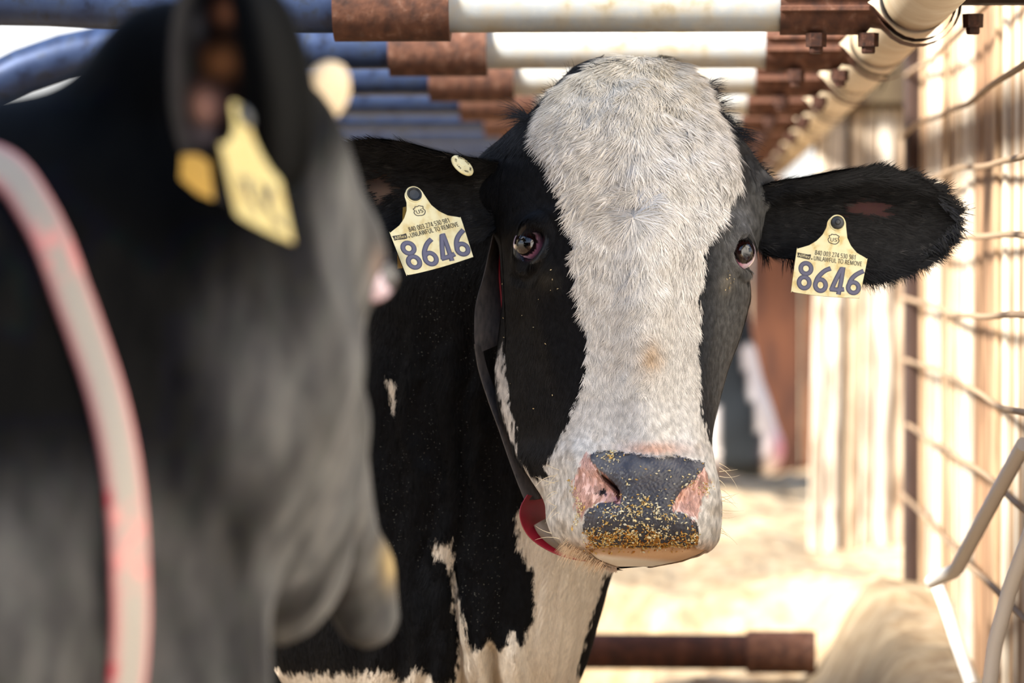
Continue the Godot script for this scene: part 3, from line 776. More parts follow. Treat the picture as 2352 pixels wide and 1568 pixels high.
	var ear_l := ear_grid(poly([1160, 372, 1110, 364, 1060, 357, 1000, 344, 940, 328, 870, 318, 810, 324, 770, 342, 735, 372, 716, 410]),
		poly([1170, 500, 1120, 540, 1060, 552, 1000, 556, 940, 566, 890, 572, 845, 560, 795, 520, 745, 465, 718, 424]),
		[-14, -13, -12.4, -12, -11.8, -11.8, -12, -12.4, -13, -14], base, 3.2)
	for k in ear_r.pos.size():
		var p := ear_r.uv[k]; var inner := ear_r.s[k] < 1.0
		var c := Color(0.011, 0.0105, 0.011)
		if inner:
			c = c.lerp(lin(88, 62, 60), 0.85 * exp(-pow((p.x - 1985) / 105, 2) - pow((p.y - 478 - (p.x - 1985) * 0.12) / 38, 2)))
			c = c.lerp(lin(80, 56, 44), 0.5 * exp(-pow((p.x - 1950) / 40, 2) - pow((p.y - 520) / 26, 2)))
			c = c.lerp(lin(120, 100, 90), 0.5 * exp(-pow((p.x - 1800) / 14, 2) - pow((p.y - 562) / 14, 2)))
		ear_r.col[k] = c
	for k in ear_l.pos.size():
		var p := ear_l.uv[k]; var inner := ear_l.s[k] < 1.0
		var c := Color(0.009, 0.0087, 0.009)
		if inner:
			c = c.lerp(lin(104, 66, 44), 0.7 * exp(-pow((p.x - 862) / 70, 2) - pow((p.y - 385) / 20, 2)))
			c = c.lerp(lin(112, 92, 80), 0.7 * exp(-pow((p.x - 885) / 48, 2) - pow((p.y - 448) / 24, 2)))
			c = c.lerp(lin(110, 84, 70), 0.6 * exp(-pow((p.x - 912) / 24, 2) - pow((p.y - 510) / 24, 2)))
		ear_l.col[k] = c
	add_loft(hb2, ear_r); add_loft(hb2, ear_l)
	# trunk and legs
	var f := Field.new()
	f.bone(Vector3(-0.41, 0.80, -4.80), Vector3(-0.52, 0.82, -5.4), 0.25, 0.33, 0.1)
	f.bone(Vector3(-0.52, 0.82, -5.4), Vector3(-0.78, 0.86, -6.2), 0.33, 0.29, 0.1)
	f.bone(Vector3(-0.44, 1.08, -4.95), Vector3(-0.80, 1.13, -6.3), 0.17, 0.17, 0.1)
	f.bone(Vector3(-0.36, 0.98, -4.55), Vector3(-0.42, 0.9, -4.85), 0.15, 0.22, 0.1)
	for sx in [-0.55, -0.30]:
		f.bone(Vector3(sx, 0.78, -4.85), Vector3(sx, 0.42, -4.80), 0.10, 0.055, 0.05)
		f.bone(Vector3(sx, 0.42, -4.80), Vector3(sx, 0.12, -4.84), 0.052, 0.04, 0.03)
		f.bone(Vector3(sx, 0.10, -4.84), Vector3(sx, 0.05, -4.80), 0.042, 0.052, 0.03)
	for sx in [-0.95, -0.66]:
		f.bone(Vector3(sx, 0.88, -6.25), Vector3(sx, 0.62, -6.08), 0.17, 0.11, 0.06)
		f.bone(Vector3(sx, 0.62, -6.08), Vector3(sx - 0.02, 0.44, -6.40), 0.10, 0.052, 0.04)
		f.bone(Vector3(sx - 0.02, 0.44, -6.40), Vector3(sx - 0.02, 0.12, -6.34), 0.05, 0.04, 0.03)
		f.bone(Vector3(sx - 0.02, 0.10, -6.34), Vector3(sx - 0.02, 0.05, -6.29), 0.042, 0.052, 0.03)
	f.bone(Vector3(-0.86, 1.12, -6.45), Vector3(-0.92, 0.55, -6.55), 0.035, 0.022, 0.03)
	nets(f, hb2, base, 0.024, func(p: Vector3) -> Color:
		return lin(214, 196, 176) * 0.8 if p.y < 0.52 or noise.get_noise_2d(p.x * 1.4 + 3.0, p.z * 1.1 + p.y) > 0.34 else Color(0.008, 0.008, 0.0095))
	var body := buf_mesh(b)
	var coat_arrays := buf_mesh(hb2).surface_get_arrays(0)
	body.add_surface_from_arrays(Mesh.PRIMITIVE_TRIANGLES, coat_arrays)
	body.surface_set_material(0, M.skin); body.surface_set_material(1, M.coat)
	part("body", body, null, cow)
	# eyes
	for q in 2:
		var left := q == 0
		var ctr := P(1220, 562, D0 + 0.062) if left else P(1694, 580, D0 + 0.076)
		var gaze := cam_basis * (Vector3(-0.42, 0.10, 0.90) if left else Vector3(0.42, 0.10, 0.90)).normalized()
		part("eye", eyeball(0.0198, gaze, cam_basis * Vector3(0.6 if left else -0.6, -0.3, 0.7), left), M.eye, cow, Transform3D(Basis.IDENTITY, ctr - base))
		# eyelashes
		var st := Buf.new()
		for h in 26:
			var a := lerpf(-2.6, -0.5, h / 25.0)
			var ec := eye_l if left else eye_r
			var p0 := P(ec.x + cos(a) * (25 if left else 21), ec.y + sin(a) * 42, D0 + (0.040 if left else 0.055))
			var dirv := cam_basis * Vector3(cos(a) * 0.6 + (-0.5 if left else 0.5), -0.2 - rng.randf() * 0.4, 1.0).normalized()
			hair_into(st, p0 - base, dirv, cam_basis * Vector3(0, -1, 0), rng.randf_range(0.010, 0.018), 0.00035, Color(0.01, 0.01, 0.01))
		part("eyelashes", buf_mesh(st), M.hair, cow, Transform3D.IDENTITY, "stuff")
	# hair
	var short := tuft(7, 0.0022, 1.0, 0.030, 0.16, 3)
	var long := tuft(8, 0.0030, 1.0, 0.028, 0.22, 5)
	var face_hair := []; var face_long := []
	scatter(head, base, 4.4e5, face_hair, face_long, func(k: int, p: Vector2, s: float, n: Vector3) -> Array:
		var kind := face_kind(p, s)
		if kind == 2 or kind == 4: return []
		if kind == 3 and rng.randf() > 0.12: return []
		if p.distance_to(eye_l) < 46 or ((p - eye_r) * Vector2(1.3, 1.0)).length() < 42: return []
		var fl := Vector2(0, 1)
		fl.x += (p.x - 1475.0) / 420.0 * (1.0 if p.y < 420 else 0.4)
		fl = fl.rotated(0.75 * noise.get_noise_2d(p.x * 0.007, p.y * 0.006) + 0.35 * noise_b.get_noise_2d(p.x * 0.022 + 9, p.y * 0.018))
		var w := p - Vector2(1455, 503)
		fl += w.normalized() * 1.6 * exp(-pow(w.length() / 70.0, 2))
		if p.y < 480 and p.y > 250: fl.x += 0.7 * sin((p.x - 1455) * 0.018) * exp(-pow((p.y - 400.0) / 110.0, 2))
		if p.x > 1600 and p.y > 640: fl.x -= 0.35
		var len := 0.009
		var is_long := false
		if kind == 1:
			len = lerpf(0.024, 0.010, smoothstep(330.0, 900.0, p.y)); is_long = p.y < 900
			if p.y > 1000: len = 0.007
		elif s < 2.2 or s > 10.2: len = 0.016
		if kind == 0 and p.y < 330: len = 0.02
		var c := face_color(p, s, kind)
		var v := 1.0 + 0.28 * noise_b.get_noise_2d(p.x * 0.11, p.y * 0.035) + rng.randf_range(-0.10, 0.10)
		if kind == 0: v *= rng.randf_range(0.8, 1.5)
		return [fl, len * rng.randf_range(0.75, 1.25), c * v, is_long])
	multi("coat_hair", short, face_hair, cow); multi("forehead_hair", long, face_long, cow)
	var neck_hair := []; var none := []
	scatter(neck, base, 1.5e5, neck_hair, none, func(k: int, p: Vector2, s: float, n: Vector3) -> Array:
		if p.x < 640 or p.y > 1640 or s < 1.0 or s > 7.4 : return []
		if p.y < 1120 and p.x > 1260: return []
		var j := p + Vector2(5.0 * noise_b.get_noise_2d(p.x * 0.16, p.y * 0.05), 9.0 * noise_b.get_noise_2d(p.x * 0.14 + 7, p.y * 0.03))
		var white := Geometry2D.is_point_in_polygon(j, neck_white)
		for sp in neck_spots: white = white or Geometry2D.is_point_in_polygon(j, sp)
		var fl := Vector2(-0.15, 1.0).rotated(0.5 * noise.get_noise_2d(p.x * 0.006, p.y * 0.004))
		if white: return [fl, rng.randf_range(0.008, 0.016), lin(250, 236, 216) * rng.randf_range(0.9, 1.04), false]
		return [fl, rng.randf_range(0.008, 0.016), Color(0.0052, 0.0056, 0.0068) * rng.randf_range(0.7, 1.5), false])
	multi("neck_hair", short, neck_hair, cow)
	var ear_hair := []; var ear_long := []
	for g in [ear_r, ear_l]:
		var right: bool = g == ear_r
		scatter(g, base, 3.0e5, ear_hair, ear_long, func(k: int, p: Vector2, s: float, n: Vector3) -> Array:
			var sgn := 1.0 if right else -1.0
			var edge := minf(s, absf(1.0 - s)) if s < 1.0 else minf(s - 1.0, 2.0 - s)
			var bare := (exp(-pow((p.x - 1985) / 110, 2) - pow((p.y - 480) / 40, 2)) if right else exp(-pow((p.x - 880) / 80, 2) - pow((p.y - 430) / 60, 2))) if s < 1.0 else 0.0
			if rng.randf() < bare * 1.1: return []
			var fl := Vector2(sgn, -0.25 + 0.9 * (s if s < 1.0 else 2.0 - s)).rotated(0.5 * noise.get_noise_2d(p.x * 0.01, p.y * 0.01))
			var c := Color(0.012, 0.0115, 0.0115) * rng.randf_range(0.6, 2.0)
			if rng.randf() < 0.010: c = Color(0.07, 0.065, 0.06)
			return [fl, rng.randf_range(0.010, 0.018) * (1.5 if edge < 0.12 else 1.0), c, edge < 0.14 or rng.randf() < 0.06])
	multi("ear_hair", short, ear_hair, cow); multi("ear_edge_hair", long, ear_long, cow)
	# wisps on the poll and beside the ears
	var wb := Buf.new()
	var wisps := [[1345, 152, 1420, 138, -13, 0.5, -0.25, 50, 0.010], [1240, 262, 1330, 168, -17, -0.55, -0.6, 140, 0.022], [1205, 268, 1245, 290, -17, -1.0, -0.55, 150, 0.036], [1110, 365, 1205, 290, -17, -0.5, -0.4, 80, 0.010],
		[1612, 200, 1640, 262, -17, 0.6, -0.7, 150, 0.030], [1640, 262, 1665, 300, -17, 0.9, -0.5, 120, 0.028], [1665, 290, 1690, 315, -17, 1.0, -0.12, 110, 0.032], [1690, 320, 1775, 412, -17, 0.7, -0.4, 90, 0.011],
		[2150, 450, 2200, 505, -13, 0.8, 0.35, 160, 0.018], [2195, 515, 2110, 600, -13, 0.6, 0.8, 240, 0.020], [2110, 600, 1990, 640, -13, 0.25, 1.0, 260, 0.020], [1990, 640, 1800, 592, -13, 0.1, 1.0, 240, 0.018], [1740, 545, 1760, 590, -15, 0.3, 0.9, 90, 0.018]]
	for w in wisps:
		for h in w[7]:
			var t := rng.randf()
			var p0 := P(lerpf(w[0], w[2], t) + rng.randf_range(-7, 7), lerpf(w[1], w[3], t) + rng.randf_range(-5, 7), D0 - w[4] * 0.01 + rng.randf_range(-0.015, 0.015))
			var clump := 0.5 * noise_b.get_noise_2d(lerpf(w[0], w[2], t) * 0.12, lerpf(w[1], w[3], t) * 0.12)
			var dirv := cam_basis * Vector3(w[5] + clump + rng.randf_range(-0.25, 0.25), -w[6] + clump + rng.randf_range(-0.25, 0.25), rng.randf_range(-0.2, 0.5)).normalized()
			hair_into(wb, p0 - base, dirv, cam_basis * Vector3(0.3 * w[5], -0.5, 0.0), w[8] * rng.randf_range(0.5, 1.1), 0.0004, Color(0.012, 0.012, 0.013) * rng.randf_range(0.7, 2.5))
	part("loose_hair", buf_mesh(wb), M.hair, cow, Transform3D.IDENTITY, "stuff")
	# whiskers and chin hair
	var hb := Buf.new()
	for h in 34:
		var right := h < 16
		var p0 := P(1652, rng.randf_range(1055, 1225), D0 - 0.01) if right else P(rng.randf_range(1265, 1330), rng.randf_range(1080, 1240), D0 - 0.03)
		var dirv := cam_basis * (Vector3(1.0, rng.randf_range(-0.55, 0.15), 0.4) if right else Vector3(-1.0, rng.randf_range(-0.5, 0.4), 0.7)).normalized()
		hair_into(hb, p0 - base, dirv, cam_basis * Vector3(0, rng.randf_range(-0.9, 0.5), 0), rng.randf_range(0.014, 0.034), 0.00045, lin(224, 204, 168))
	for h in 420:
		var t := rng.randf()
		var p0 := P(lerpf(1300, 1400, t), lerpf(1250, 1290, t) + rng.randf_range(-16, 8), D0 + rng.randf_range(-0.03, 0.02))
		var dirv := cam_basis * Vector3(-0.6 + rng.randf_range(-0.5, 0.3), -0.5 + rng.randf_range(-0.4, 0.4), 0.3).normalized()
		hair_into(hb, p0 - base, dirv, cam_basis * Vector3(0, -0.5, 0), rng.randf_range(0.008, 0.022), 0.0003, lin(208, 176, 140))
	part("whiskers", buf_mesh(hb), M.hair, cow, Transform3D.IDENTITY, "stuff")
	feed(head, base)
	# worn things
	ear_tag(P(1922, 512, D0 + 0.096), cam_basis * Basis(Vector3.UP, 0.06) * Basis(Vector3.RIGHT, -0.16), "pale yellow ear tag numbered 8646 with round stud showing, on the ear near the slats", true)
	var er := frame_of(Vector3(cos(0.131), -sin(0.131), 0), Vector3(-sin(0.0), 1, 0))
	var el := frame_of(Vector3(0.905, 0.177, -0.42), Vector3(-0.394, 0.872, -0.30))
	ear_tag(P(950, 448, D0 + 0.085), cam_basis * Basis(Vector3.BACK, 0.05) * (el * er.inverse()), "pale yellow ear tag numbered 8646 hanging slanted from the ear beside the near cow", false)
	button_tag()
	main_collar()

func frame_of(x: Vector3, y: Vector3) -> Basis:
	x = x.normalized()
	var z := x.cross(y).normalized()
	return Basis(x, z.cross(x).normalized(), z)

func ear_grid(up: PackedVector2Array, low: PackedVector2Array, e: Array, root: Vector3, cup: float) -> Grid:
	var g := Grid.new(); g.rows = 90; g.cols = 80
	for r in g.rows:
		var t := r / float(g.rows - 1)
		var a := sample_line(up, t); var b := sample_line(low, t)
		var f := t * (e.size() - 1); var i := mini(int(f), e.size() - 2); f -= i
		var ec: float = lerpf(e[i], e[i + 1], f)
		var fade := sin(PI * clampf(t * 0.9 + 0.1, 0.0, 1.0))
		for c in g.cols:
			var s := 2.0 * c / g.cols
			var q := s if s < 1.0 else 2.0 - s
			var w := 2.0 * q - 1.0
			var p := a.lerp(b, q)
			var ee := ec + cup * fade * (w * w - 0.45) + 0.8 * fade * exp(-pow((q - 0.14) / 0.12, 2))
			if s >= 1.0: ee -= (0.55 + 1.5 * fade) * sqrt(maxf(0.0, 1.0 - w * w))
			g.pos.append(P(p.x, p.y, D0 - ee * 0.01) - root); g.uv.append(p); g.s.append(s)
	g.col.resize(g.pos.size())
	g.nor.resize(g.pos.size())
	for r in g.rows:
		var r0 := maxi(r - 1, 0) * g.cols; var r1 := mini(r + 1, g.rows - 1) * g.cols
		for c in g.cols:
			var du := g.pos[r * g.cols + (c + 1) % g.cols] - g.pos[r * g.cols + (c + g.cols - 1) % g.cols]
			var dv := g.pos[r1 + c] - g.pos[r0 + c]
			g.nor[r * g.cols + c] = dv.cross(du).normalized()
	# turn outward
	var mid := g.pos[45 * g.cols + 20]; var back := g.pos[45 * g.cols + 60]
	if g.nor[45 * g.cols + 20].dot(mid - back) < 0:
		g.flip = true
		for k in g.nor.size(): g.nor[k] = -g.nor[k]
	return g

func eyeball(r: float, gaze: Vector3, nasal: Vector3, left: bool) -> ArrayMesh:
	var b := Buf.new(); var pts := PackedVector3Array(); var cs := PackedColorArray()
	var rows := 48; var nc := 64
	gaze = gaze.normalized(); nasal = nasal.normalized()
	for i in rows:
		for j in nc:
			var th := PI * i / (rows - 1); var ph := TAU * j / nc
			var d := Vector3(sin(th) * cos(ph), cos(th), sin(th) * sin(ph))
			var a := acos(clampf(d.dot(gaze), -1, 1))
			var c: Color
			var bulge := 0.0
			if a < 0.36: c = lin(8, 6, 8)
			elif a < 0.72: c = lin(34, 20, 14).lerp(lin(14, 9, 8), smoothstep(0.55, 0.72, a))
			elif a < 0.78: c = lin(60, 40, 44)
			else:
				c = lin(226, 200, 212).lerp(lin(196, 90, 120), smoothstep(0.2, 0.9, d.dot(nasal) + 0.25 * noise.get_noise_3d(d.x * 3, d.y * 3, d.z * 3)) * 0.75)
			if a < 0.75: bulge = 0.10 * (1.0 - pow(a / 0.75, 2))
			pts.append(d * r * (1.0 + bulge)); cs.append(c)
	add_grid(b, pts, cs, rows, nc, true)
	return buf_mesh(b)

# one hair as a tapering ribbon of two bends
func hair_into(b: Buf, at: Vector3, dirv: Vector3, bend: Vector3, length: float, width: float, col: Color) -> void:
	var view := (cam_at - at).normalized()
	var base := b.v.size()
	var n := 4
	var p := at; var d := dirv
	for k in n + 1:
		var t := k / float(n)
		var side := d.cross(cam_basis.z).normalized() * width * (1.0 - 0.85 * t)
		b.v.append(p - side); b.v.append(p + side)
		var nn := (cam_basis.z + Vector3(0, 0.3, 0)).normalized()
		b.n.append(nn); b.n.append(nn); b.c.append(col); b.c.append(col)
		if k < n:
			var i := base + k * 2
			b.i.append_array(PackedInt32Array([i, i + 2, i + 1, i + 1, i + 2, i + 3]))
		d = (d + bend * 0.35).normalized()
		p += d * length / n

# a tuft of hairs one unit long that lean along +z and stand off along +y; placed copies scale it
func tuft(count: int, spread: float, length: float, width: float, lift: float, seed_: int) -> ArrayMesh:
	var r := RandomNumberGenerator.new(); r.seed = seed_
	var b := Buf.new()
	for h in count:
		var o := Vector3(r.randf_range(-1, 1) * 0.16, 0, r.randf_range(-0.35, 0.2))
		var L := length * r.randf_range(0.7, 1.15); var yaw := r.randf_range(-0.22, 0.22); var curl := r.randf_range(-0.3, 0.3)
		var li := lift * r.randf_range(0.5, 1.4)
		var tilt := r.randf_range(-0.7, 0.7); var shade := r.randf_range(0.82, 1.08)
		var base := b.v.size()
		for k in 4:
			var t := k / 3.0
			var a := yaw + curl * t
			var p := o + Vector3(sin(a) * L * t, li * L * (1.6 * t - 0.9 * t * t) - 0.02, cos(a) * L * t)
			var w: float = width * [1.0, 0.9, 0.65, 0.12][k]
			var side: Vector3 = Vector3(cos(a), 0, -sin(a)) * w
			b.v.append(p - side); b.v.append(p + side)
			var nn := Vector3(tilt * 0.6, 1.0, 0.25).normalized()
			b.n.append(nn); b.n.append(nn)
			var sc := shade * (0.82 + 0.22 * t)
			b.c.append(Color(sc, sc, sc)); b.c.append(Color(sc, sc, sc))
			if k < 3:
				var i := base + k * 2
				b.i.append_array(PackedInt32Array([i, i + 1, i + 2, i + 1, i + 3, i + 2]))
	return buf_mesh(b)

func scatter(g: Grid, root: Vector3, density: float, out_a: Array, out_b: Array, how: Callable) -> void:
	var eye := cam_at - root
	var closed := g.cols
	for r in g.rows - 1:
		for c in g.cols - 1:
			var a := r * g.cols + c
			var p00 := g.pos[a]; var p01 := g.pos[a + 1]; var p10 := g.pos[a + g.cols]; var p11 := g.pos[a + g.cols + 1]
			var n := g.nor[a]
			if n.dot((eye - p00).normalized()) < -0.35: continue
			var area := (p01 - p00).cross(p10 - p00).length()
			var want := area * density
			var cnt := int(want) + (1 if rng.randf() < want - int(want) else 0)
			for q in cnt:
				var u := rng.randf(); var v := rng.randf()
				var p := p00.lerp(p01, u).lerp(p10.lerp(p11, u), v)
				var uv := g.uv[a].lerp(g.uv[a + 1], u).lerp(g.uv[a + g.cols].lerp(g.uv[a + g.cols + 1], u), v)
				var res: Array = how.call(a, uv, lerpf(g.s[a], g.s[a + 1], u), n)
				if res.is_empty(): continue
				var fl: Vector2 = res[0]
				var z := cam_basis * Vector3(fl.x, -fl.y, 0.0)
				z = (z - n * z.dot(n))
				if z.length() < 1e-3: continue
				z = z.normalized()
				var x := n.cross(z)
				var L: float = res[1]
				var bs := Basis(x, n, z).scaled_local(Vector3(lerpf(0.014, L, 0.35), L, L))
				(out_b if res[3] else out_a).append([Transform3D(bs, p), res[2]])

func multi(called: String, mesh: Mesh, list: Array, parent: Node) -> void:
	var mm := MultiMesh.new(); mm.transform_format = MultiMesh.TRANSFORM_3D; mm.use_colors = true; mm.mesh = mesh
	mm.instance_count = list.size()
	for k in list.size():
		mm.set_instance_transform(k, list[k][0]); mm.set_instance_color(k, list[k][1])
	var o := MultiMeshInstance3D.new(); o.name = called; o.multimesh = mm; o.material_override = M.hair
	o.set_meta("kind", "stuff")
	parent.add_child(o, true)

# crumbs of feed on the nose, and dust on the neck
func feed(head: Grid, base: Vector3) -> void:
	var flake := Buf.new()
	for k in 3:
		var a := k * TAU / 3
		flake.v.append_array(PackedVector3Array([Vector3(-1, 0, 0), Vector3(0, cos(a) * 0.5, sin(a) * 0.5), Vector3(1, 0, 0), Vector3(0, cos(a + TAU / 3) * 0.5, sin(a + TAU / 3) * 0.5)]))
		var i := k * 4
		flake.i.append_array(PackedInt32Array([i, i + 1, i + 3, i + 1, i + 2, i + 3]))
		for q in 4: flake.c.append(Color.WHITE)
	smooth_normals(flake)
	var fm := buf_mesh(flake)
	var list := []
	var tones := [lin(226, 204, 150), lin(196, 140, 66), lin(214, 172, 96), lin(236, 224, 190), lin(170, 108, 44)]
	for k in head.pos.size():
		var p := head.uv[k]
		if p.y < 1035 or p.y > 1275 or head.s[k] < 3.2 or head.s[k] > 9.2: continue
		var w := 0.0
		if Geometry2D.is_point_in_polygon(p, pad_poly):
			w = 0.03 + 0.55 * smoothstep(1120.0, 1175.0, p.y) * exp(-pow((p.x - 1480) / 85, 2)) + 0.9 * smoothstep(1195.0, 1235.0, p.y)
			w *= 0.55 + 0.9 * noise.get_noise_2d(p.x * 0.02, p.y * 0.02)
			w += 0.7 * exp(-pow((p.x - 1405) / 14, 2) - pow((p.y - 1048) / 12, 2))
		w += 0.5 * exp(-pow((p.x - 1328 - 8 * sin(p.y * 0.05)) / 6, 2)) * smoothstep(1090.0, 1130.0, p.y) * smoothstep(1225.0, 1190.0, p.y)
		w += 0.6 * exp(-pow((p.x - 1615) / 8, 2) - pow((p.y - 1122) / 12, 2)) + 0.4 * exp(-pow((p.x - 1590) / 10, 2) - pow((p.y - 1108) / 14, 2))
		w += 0.8 * exp(-pow((p.y - 1258) / 8, 2)) * smoothstep(1345.0, 1370.0, p.x) * smoothstep(1600.0, 1580.0, p.x)
		w += 0.6 * exp(-pow((p.x - 1352) / 9, 2) - pow((p.y - 1255) / 26, 2)) + 0.5 * exp(-pow((p.x - 1402) / 5, 2) - pow((p.y - 1270) / 20, 2))
		if rng.randf() < w * 0.8:
			var sz := rng.randf_range(0.0008, 0.0021) * (1.5 if rng.randf() < 0.15 else 1.0)
			var bs := Basis(Vector3(rng.randf_range(-1, 1), rng.randf_range(-1, 1), rng.randf_range(-1, 1)).normalized(), rng.randf() * TAU).scaled(Vector3.ONE * sz)
			var low := smoothstep(1190.0, 1240.0, p.y)
			var tone: Color = tones[[0, 3, 3, 2, 0][rng.randi() % 5]] if rng.randf() > low * 0.75 else tones[[1, 2, 4, 1][rng.randi() % 4]]
			list.append([Transform3D(bs, head.pos[k] + head.nor[k] * 0.0012), tone * rng.randf_range(0.7, 1.05)])
	# bits below the eyes
	for k in head.pos.size():
		var p := head.uv[k]
		var w := 0.10 * exp(-pow((p.x - 1662) / 12, 2) - pow((p.y - 642) / 18, 2)) + 0.012 * exp(-pow((p.x - 1262) / 16, 2) - pow((p.y - 630) / 22, 2))
		if p.x < 1345 and p.y > 600 and p.y < 1000 and head.s[k] > 2.0 and head.s[k] < 5.0: w += 0.0016
		if w > 1e-4 and rng.randf() < w:
			list.append([Transform3D(Basis(Vector3(rng.randf() - 0.5, rng.randf() - 0.5, rng.randf() - 0.5).normalized(), rng.randf() * TAU).scaled(Vector3.ONE * rng.randf_range(0.0007, 0.0016)), head.pos[k] + head.nor[k] * 0.003), lin(200, 176, 130)])
	var o := thing("feed_crumbs", "golden feed crumbs stuck to the nose and lips of the white-faced cow", "feed", base)
	tag(o, "", "", "", "stuff")
	multi("crumb", fm, list, o)
	var dust := []
	for k in 1500:
		var x := rng.randf_range(850, 1150); var y := rng.randf_range(600, 1450)
		var spot := P(x, y, D0 + 0.3)
		dust.append([x, y])
	var dl := []
	for q in dust:
		var e := neck_e(q[0], q[1])
		dl.append([Transform3D(Basis(Vector3(rng.randf() - 0.5, rng.randf() - 0.5, rng.randf() - 0.5).normalized(), rng.randf() * TAU).scaled(Vector3.ONE * rng.randf_range(0.0003, 0.0008)), P(q[0], q[1], D0 - e * 0.01 - 0.006) - base), lin(124, 120, 110)])
	multi("chaff", fm, dl, o)

func neck_e(x: float, y: float) -> float:
	var rx := hermite_row(NY, NX, y, 9); var re := hermite_row(NY, NE, y, 9)
	for k in range(1, 7):
		if x <= rx[k + 1]:
			return lerpf(re[k], re[k + 1], clampf((x - rx[k]) / maxf(1.0, rx[k + 1] - rx[k]), 0.0, 1.0))
	return re[7]

# ---------------------------------------------------------------- things the cows wear
func slab(outline: PackedVector2Array, z0: float, z1: float, bevel := 0.0) -> ArrayMesh:   # a flat plate cut to an outline, metres
	var st := SurfaceTool.new(); st.begin(Mesh.PRIMITIVE_TRIANGLES)
	var tri := Geometry2D.triangulate_polygon(outline)
	for f in 2:
		var z := z1 if f == 0 else z0
		for t in range(0, tri.size(), 3):
			var a := outline[tri[t]]; var b := outline[tri[t + 1]]; var c := outline[tri[t + 2]]
			var ccw := (b - a).cross(c - a) > 0
			var l := [a, b, c] if (ccw == (f == 1)) else [a, c, b]
			st.set_normal(Vector3(0, 0, 1 if f == 0 else -1))
			for q in l: st.add_vertex(Vector3(q.x, q.y, z))
	var n := outline.size()
	for k in n:
		var a := outline[k]; var b := outline[(k + 1) % n]
		var d := (b - a).normalized(); var nn := Vector3(d.y, -d.x, 0)
		if Geometry2D.is_polygon_clockwise(outline): nn = -nn
		st.set_normal(nn)
		for q in [Vector3(a.x, a.y, z0), Vector3(b.x, b.y, z1), Vector3(b.x, b.y, z0), Vector3(a.x, a.y, z0), Vector3(a.x, a.y, z1), Vector3(b.x, b.y, z1)]: st.add_vertex(q)
	return st.commit()

func stroke_mesh(lines: Array, width: float, z: float, closed: Array) -> ArrayMesh:   # flat ink strokes
	var b := Buf.new()
	for li in lines.size():
		var p: PackedVector2Array = lines[li]
		var base := b.v.size(); var n := p.size()
		for k in n:
			var pa: Vector2; var pb: Vector2
			if closed[li]: pa = p[(k - 1 + n) % n]; pb = p[(k + 1) % n]
			else: pa = p[maxi(k - 1, 0)]; pb = p[mini(k + 1, n - 1)]
			var d := (pb - pa).normalized(); var s := Vector2(-d.y, d.x) * width * 0.5
			b.v.append(Vector3(p[k].x - s.x, p[k].y - s.y, z + li * 0.00002)); b.v.append(Vector3(p[k].x + s.x, p[k].y + s.y, z + li * 0.00002))
			b.n.append(Vector3.BACK); b.n.append(Vector3.BACK); b.c.append(Color.WHITE); b.c.append(Color.WHITE)
		for k in (n if closed[li] else n - 1):
			var i := base + k * 2; var j := base + ((k + 1) % n) * 2
			b.i.append_array(PackedInt32Array([i, i + 1, j, i + 1, j + 1, j]))
	return buf_mesh(b)

const TS := 0.0000686   # metres per unit of the tag sketch
func tp(x: float, y: float) -> Vector2:   # tag sketch to tag plane: the stud is the origin, y up
	return Vector2((x - 900.0) * TS, (222.0 - y) * TS)

func curve2(a: Array, n := 6, closed := false) -> PackedVector2Array:
	var p := PackedVector2Array(); var m := a.size() / 2
	for k in (m if closed else m - 1):
		for q in n:
			var t := q / float(n)
			var g := func(i: int) -> Vector2:
				i = (i + m) % m if closed else clampi(i, 0, m - 1)
				return tp(a[i * 2], a[i * 2 + 1])
			var v0: Vector2 = g.call(k - 1); var v1: Vector2 = g.call(k); var v2: Vector2 = g.call(k + 1); var v3: Vector2 = g.call(k + 2)
			p.append(Vector2(cr(v0.x, v1.x, v2.x, v3.x, t), cr(v0.y, v1.y, v2.y, v3.y, t)))
	if not closed: p.append(tp(a[-2], a[-1]))
	return p

func oval(cx: float, cy: float, rx: float, ry: float) -> PackedVector2Array:
	var p := PackedVector2Array()
	for k in 36: p.append(tp(cx + rx * cos(TAU * k / 36), cy + ry * sin(TAU * k / 36)))
	return p

func lettering(called: String, text: String, at: Vector2, w: float, h: float, slope: float, mat_: Material, parent: Node, z := 0.0016) -> void:
	var tm := TextMesh.new(); tm.text = text; tm.depth = 0.0002; tm.font_size = 64; tm.pixel_size = 0.001
	var f := SystemFont.new(); f.font_names = PackedStringArray(["Droid Sans"]); tm.font = f
	tm.curve_step = 2.0
	var bb := tm.get_aabb()
	var bs := Basis(Vector3.BACK, slope) * Basis.from_scale(Vector3(w / maxf(bb.size.x, 1e-4), h / maxf(bb.size.y, 1e-4), 1.0))
	var off := bs * (bb.position + bb.size / 2.0)
	part(called, tm, mat_, parent, Transform3D(bs, Vector3(at.x - off.x, at.y - off.y, z)))

func tag_outline() -> PackedVector2Array:
	return curve2([900, 108, 985, 132, 1040, 205, 1046, 320, 1062, 470, 1120, 600, 1210, 710, 1335, 785, 1368, 812, 1370, 850, 1242, 1400, 1226, 1440, 1190, 1446, 900, 1434, 600, 1410, 380, 1385, 190, 1355, 150, 1335, 140, 1305, 238, 680, 252, 650, 290, 634, 440, 590, 565, 515, 665, 415, 728, 300, 750, 205, 805, 135], 4, true)

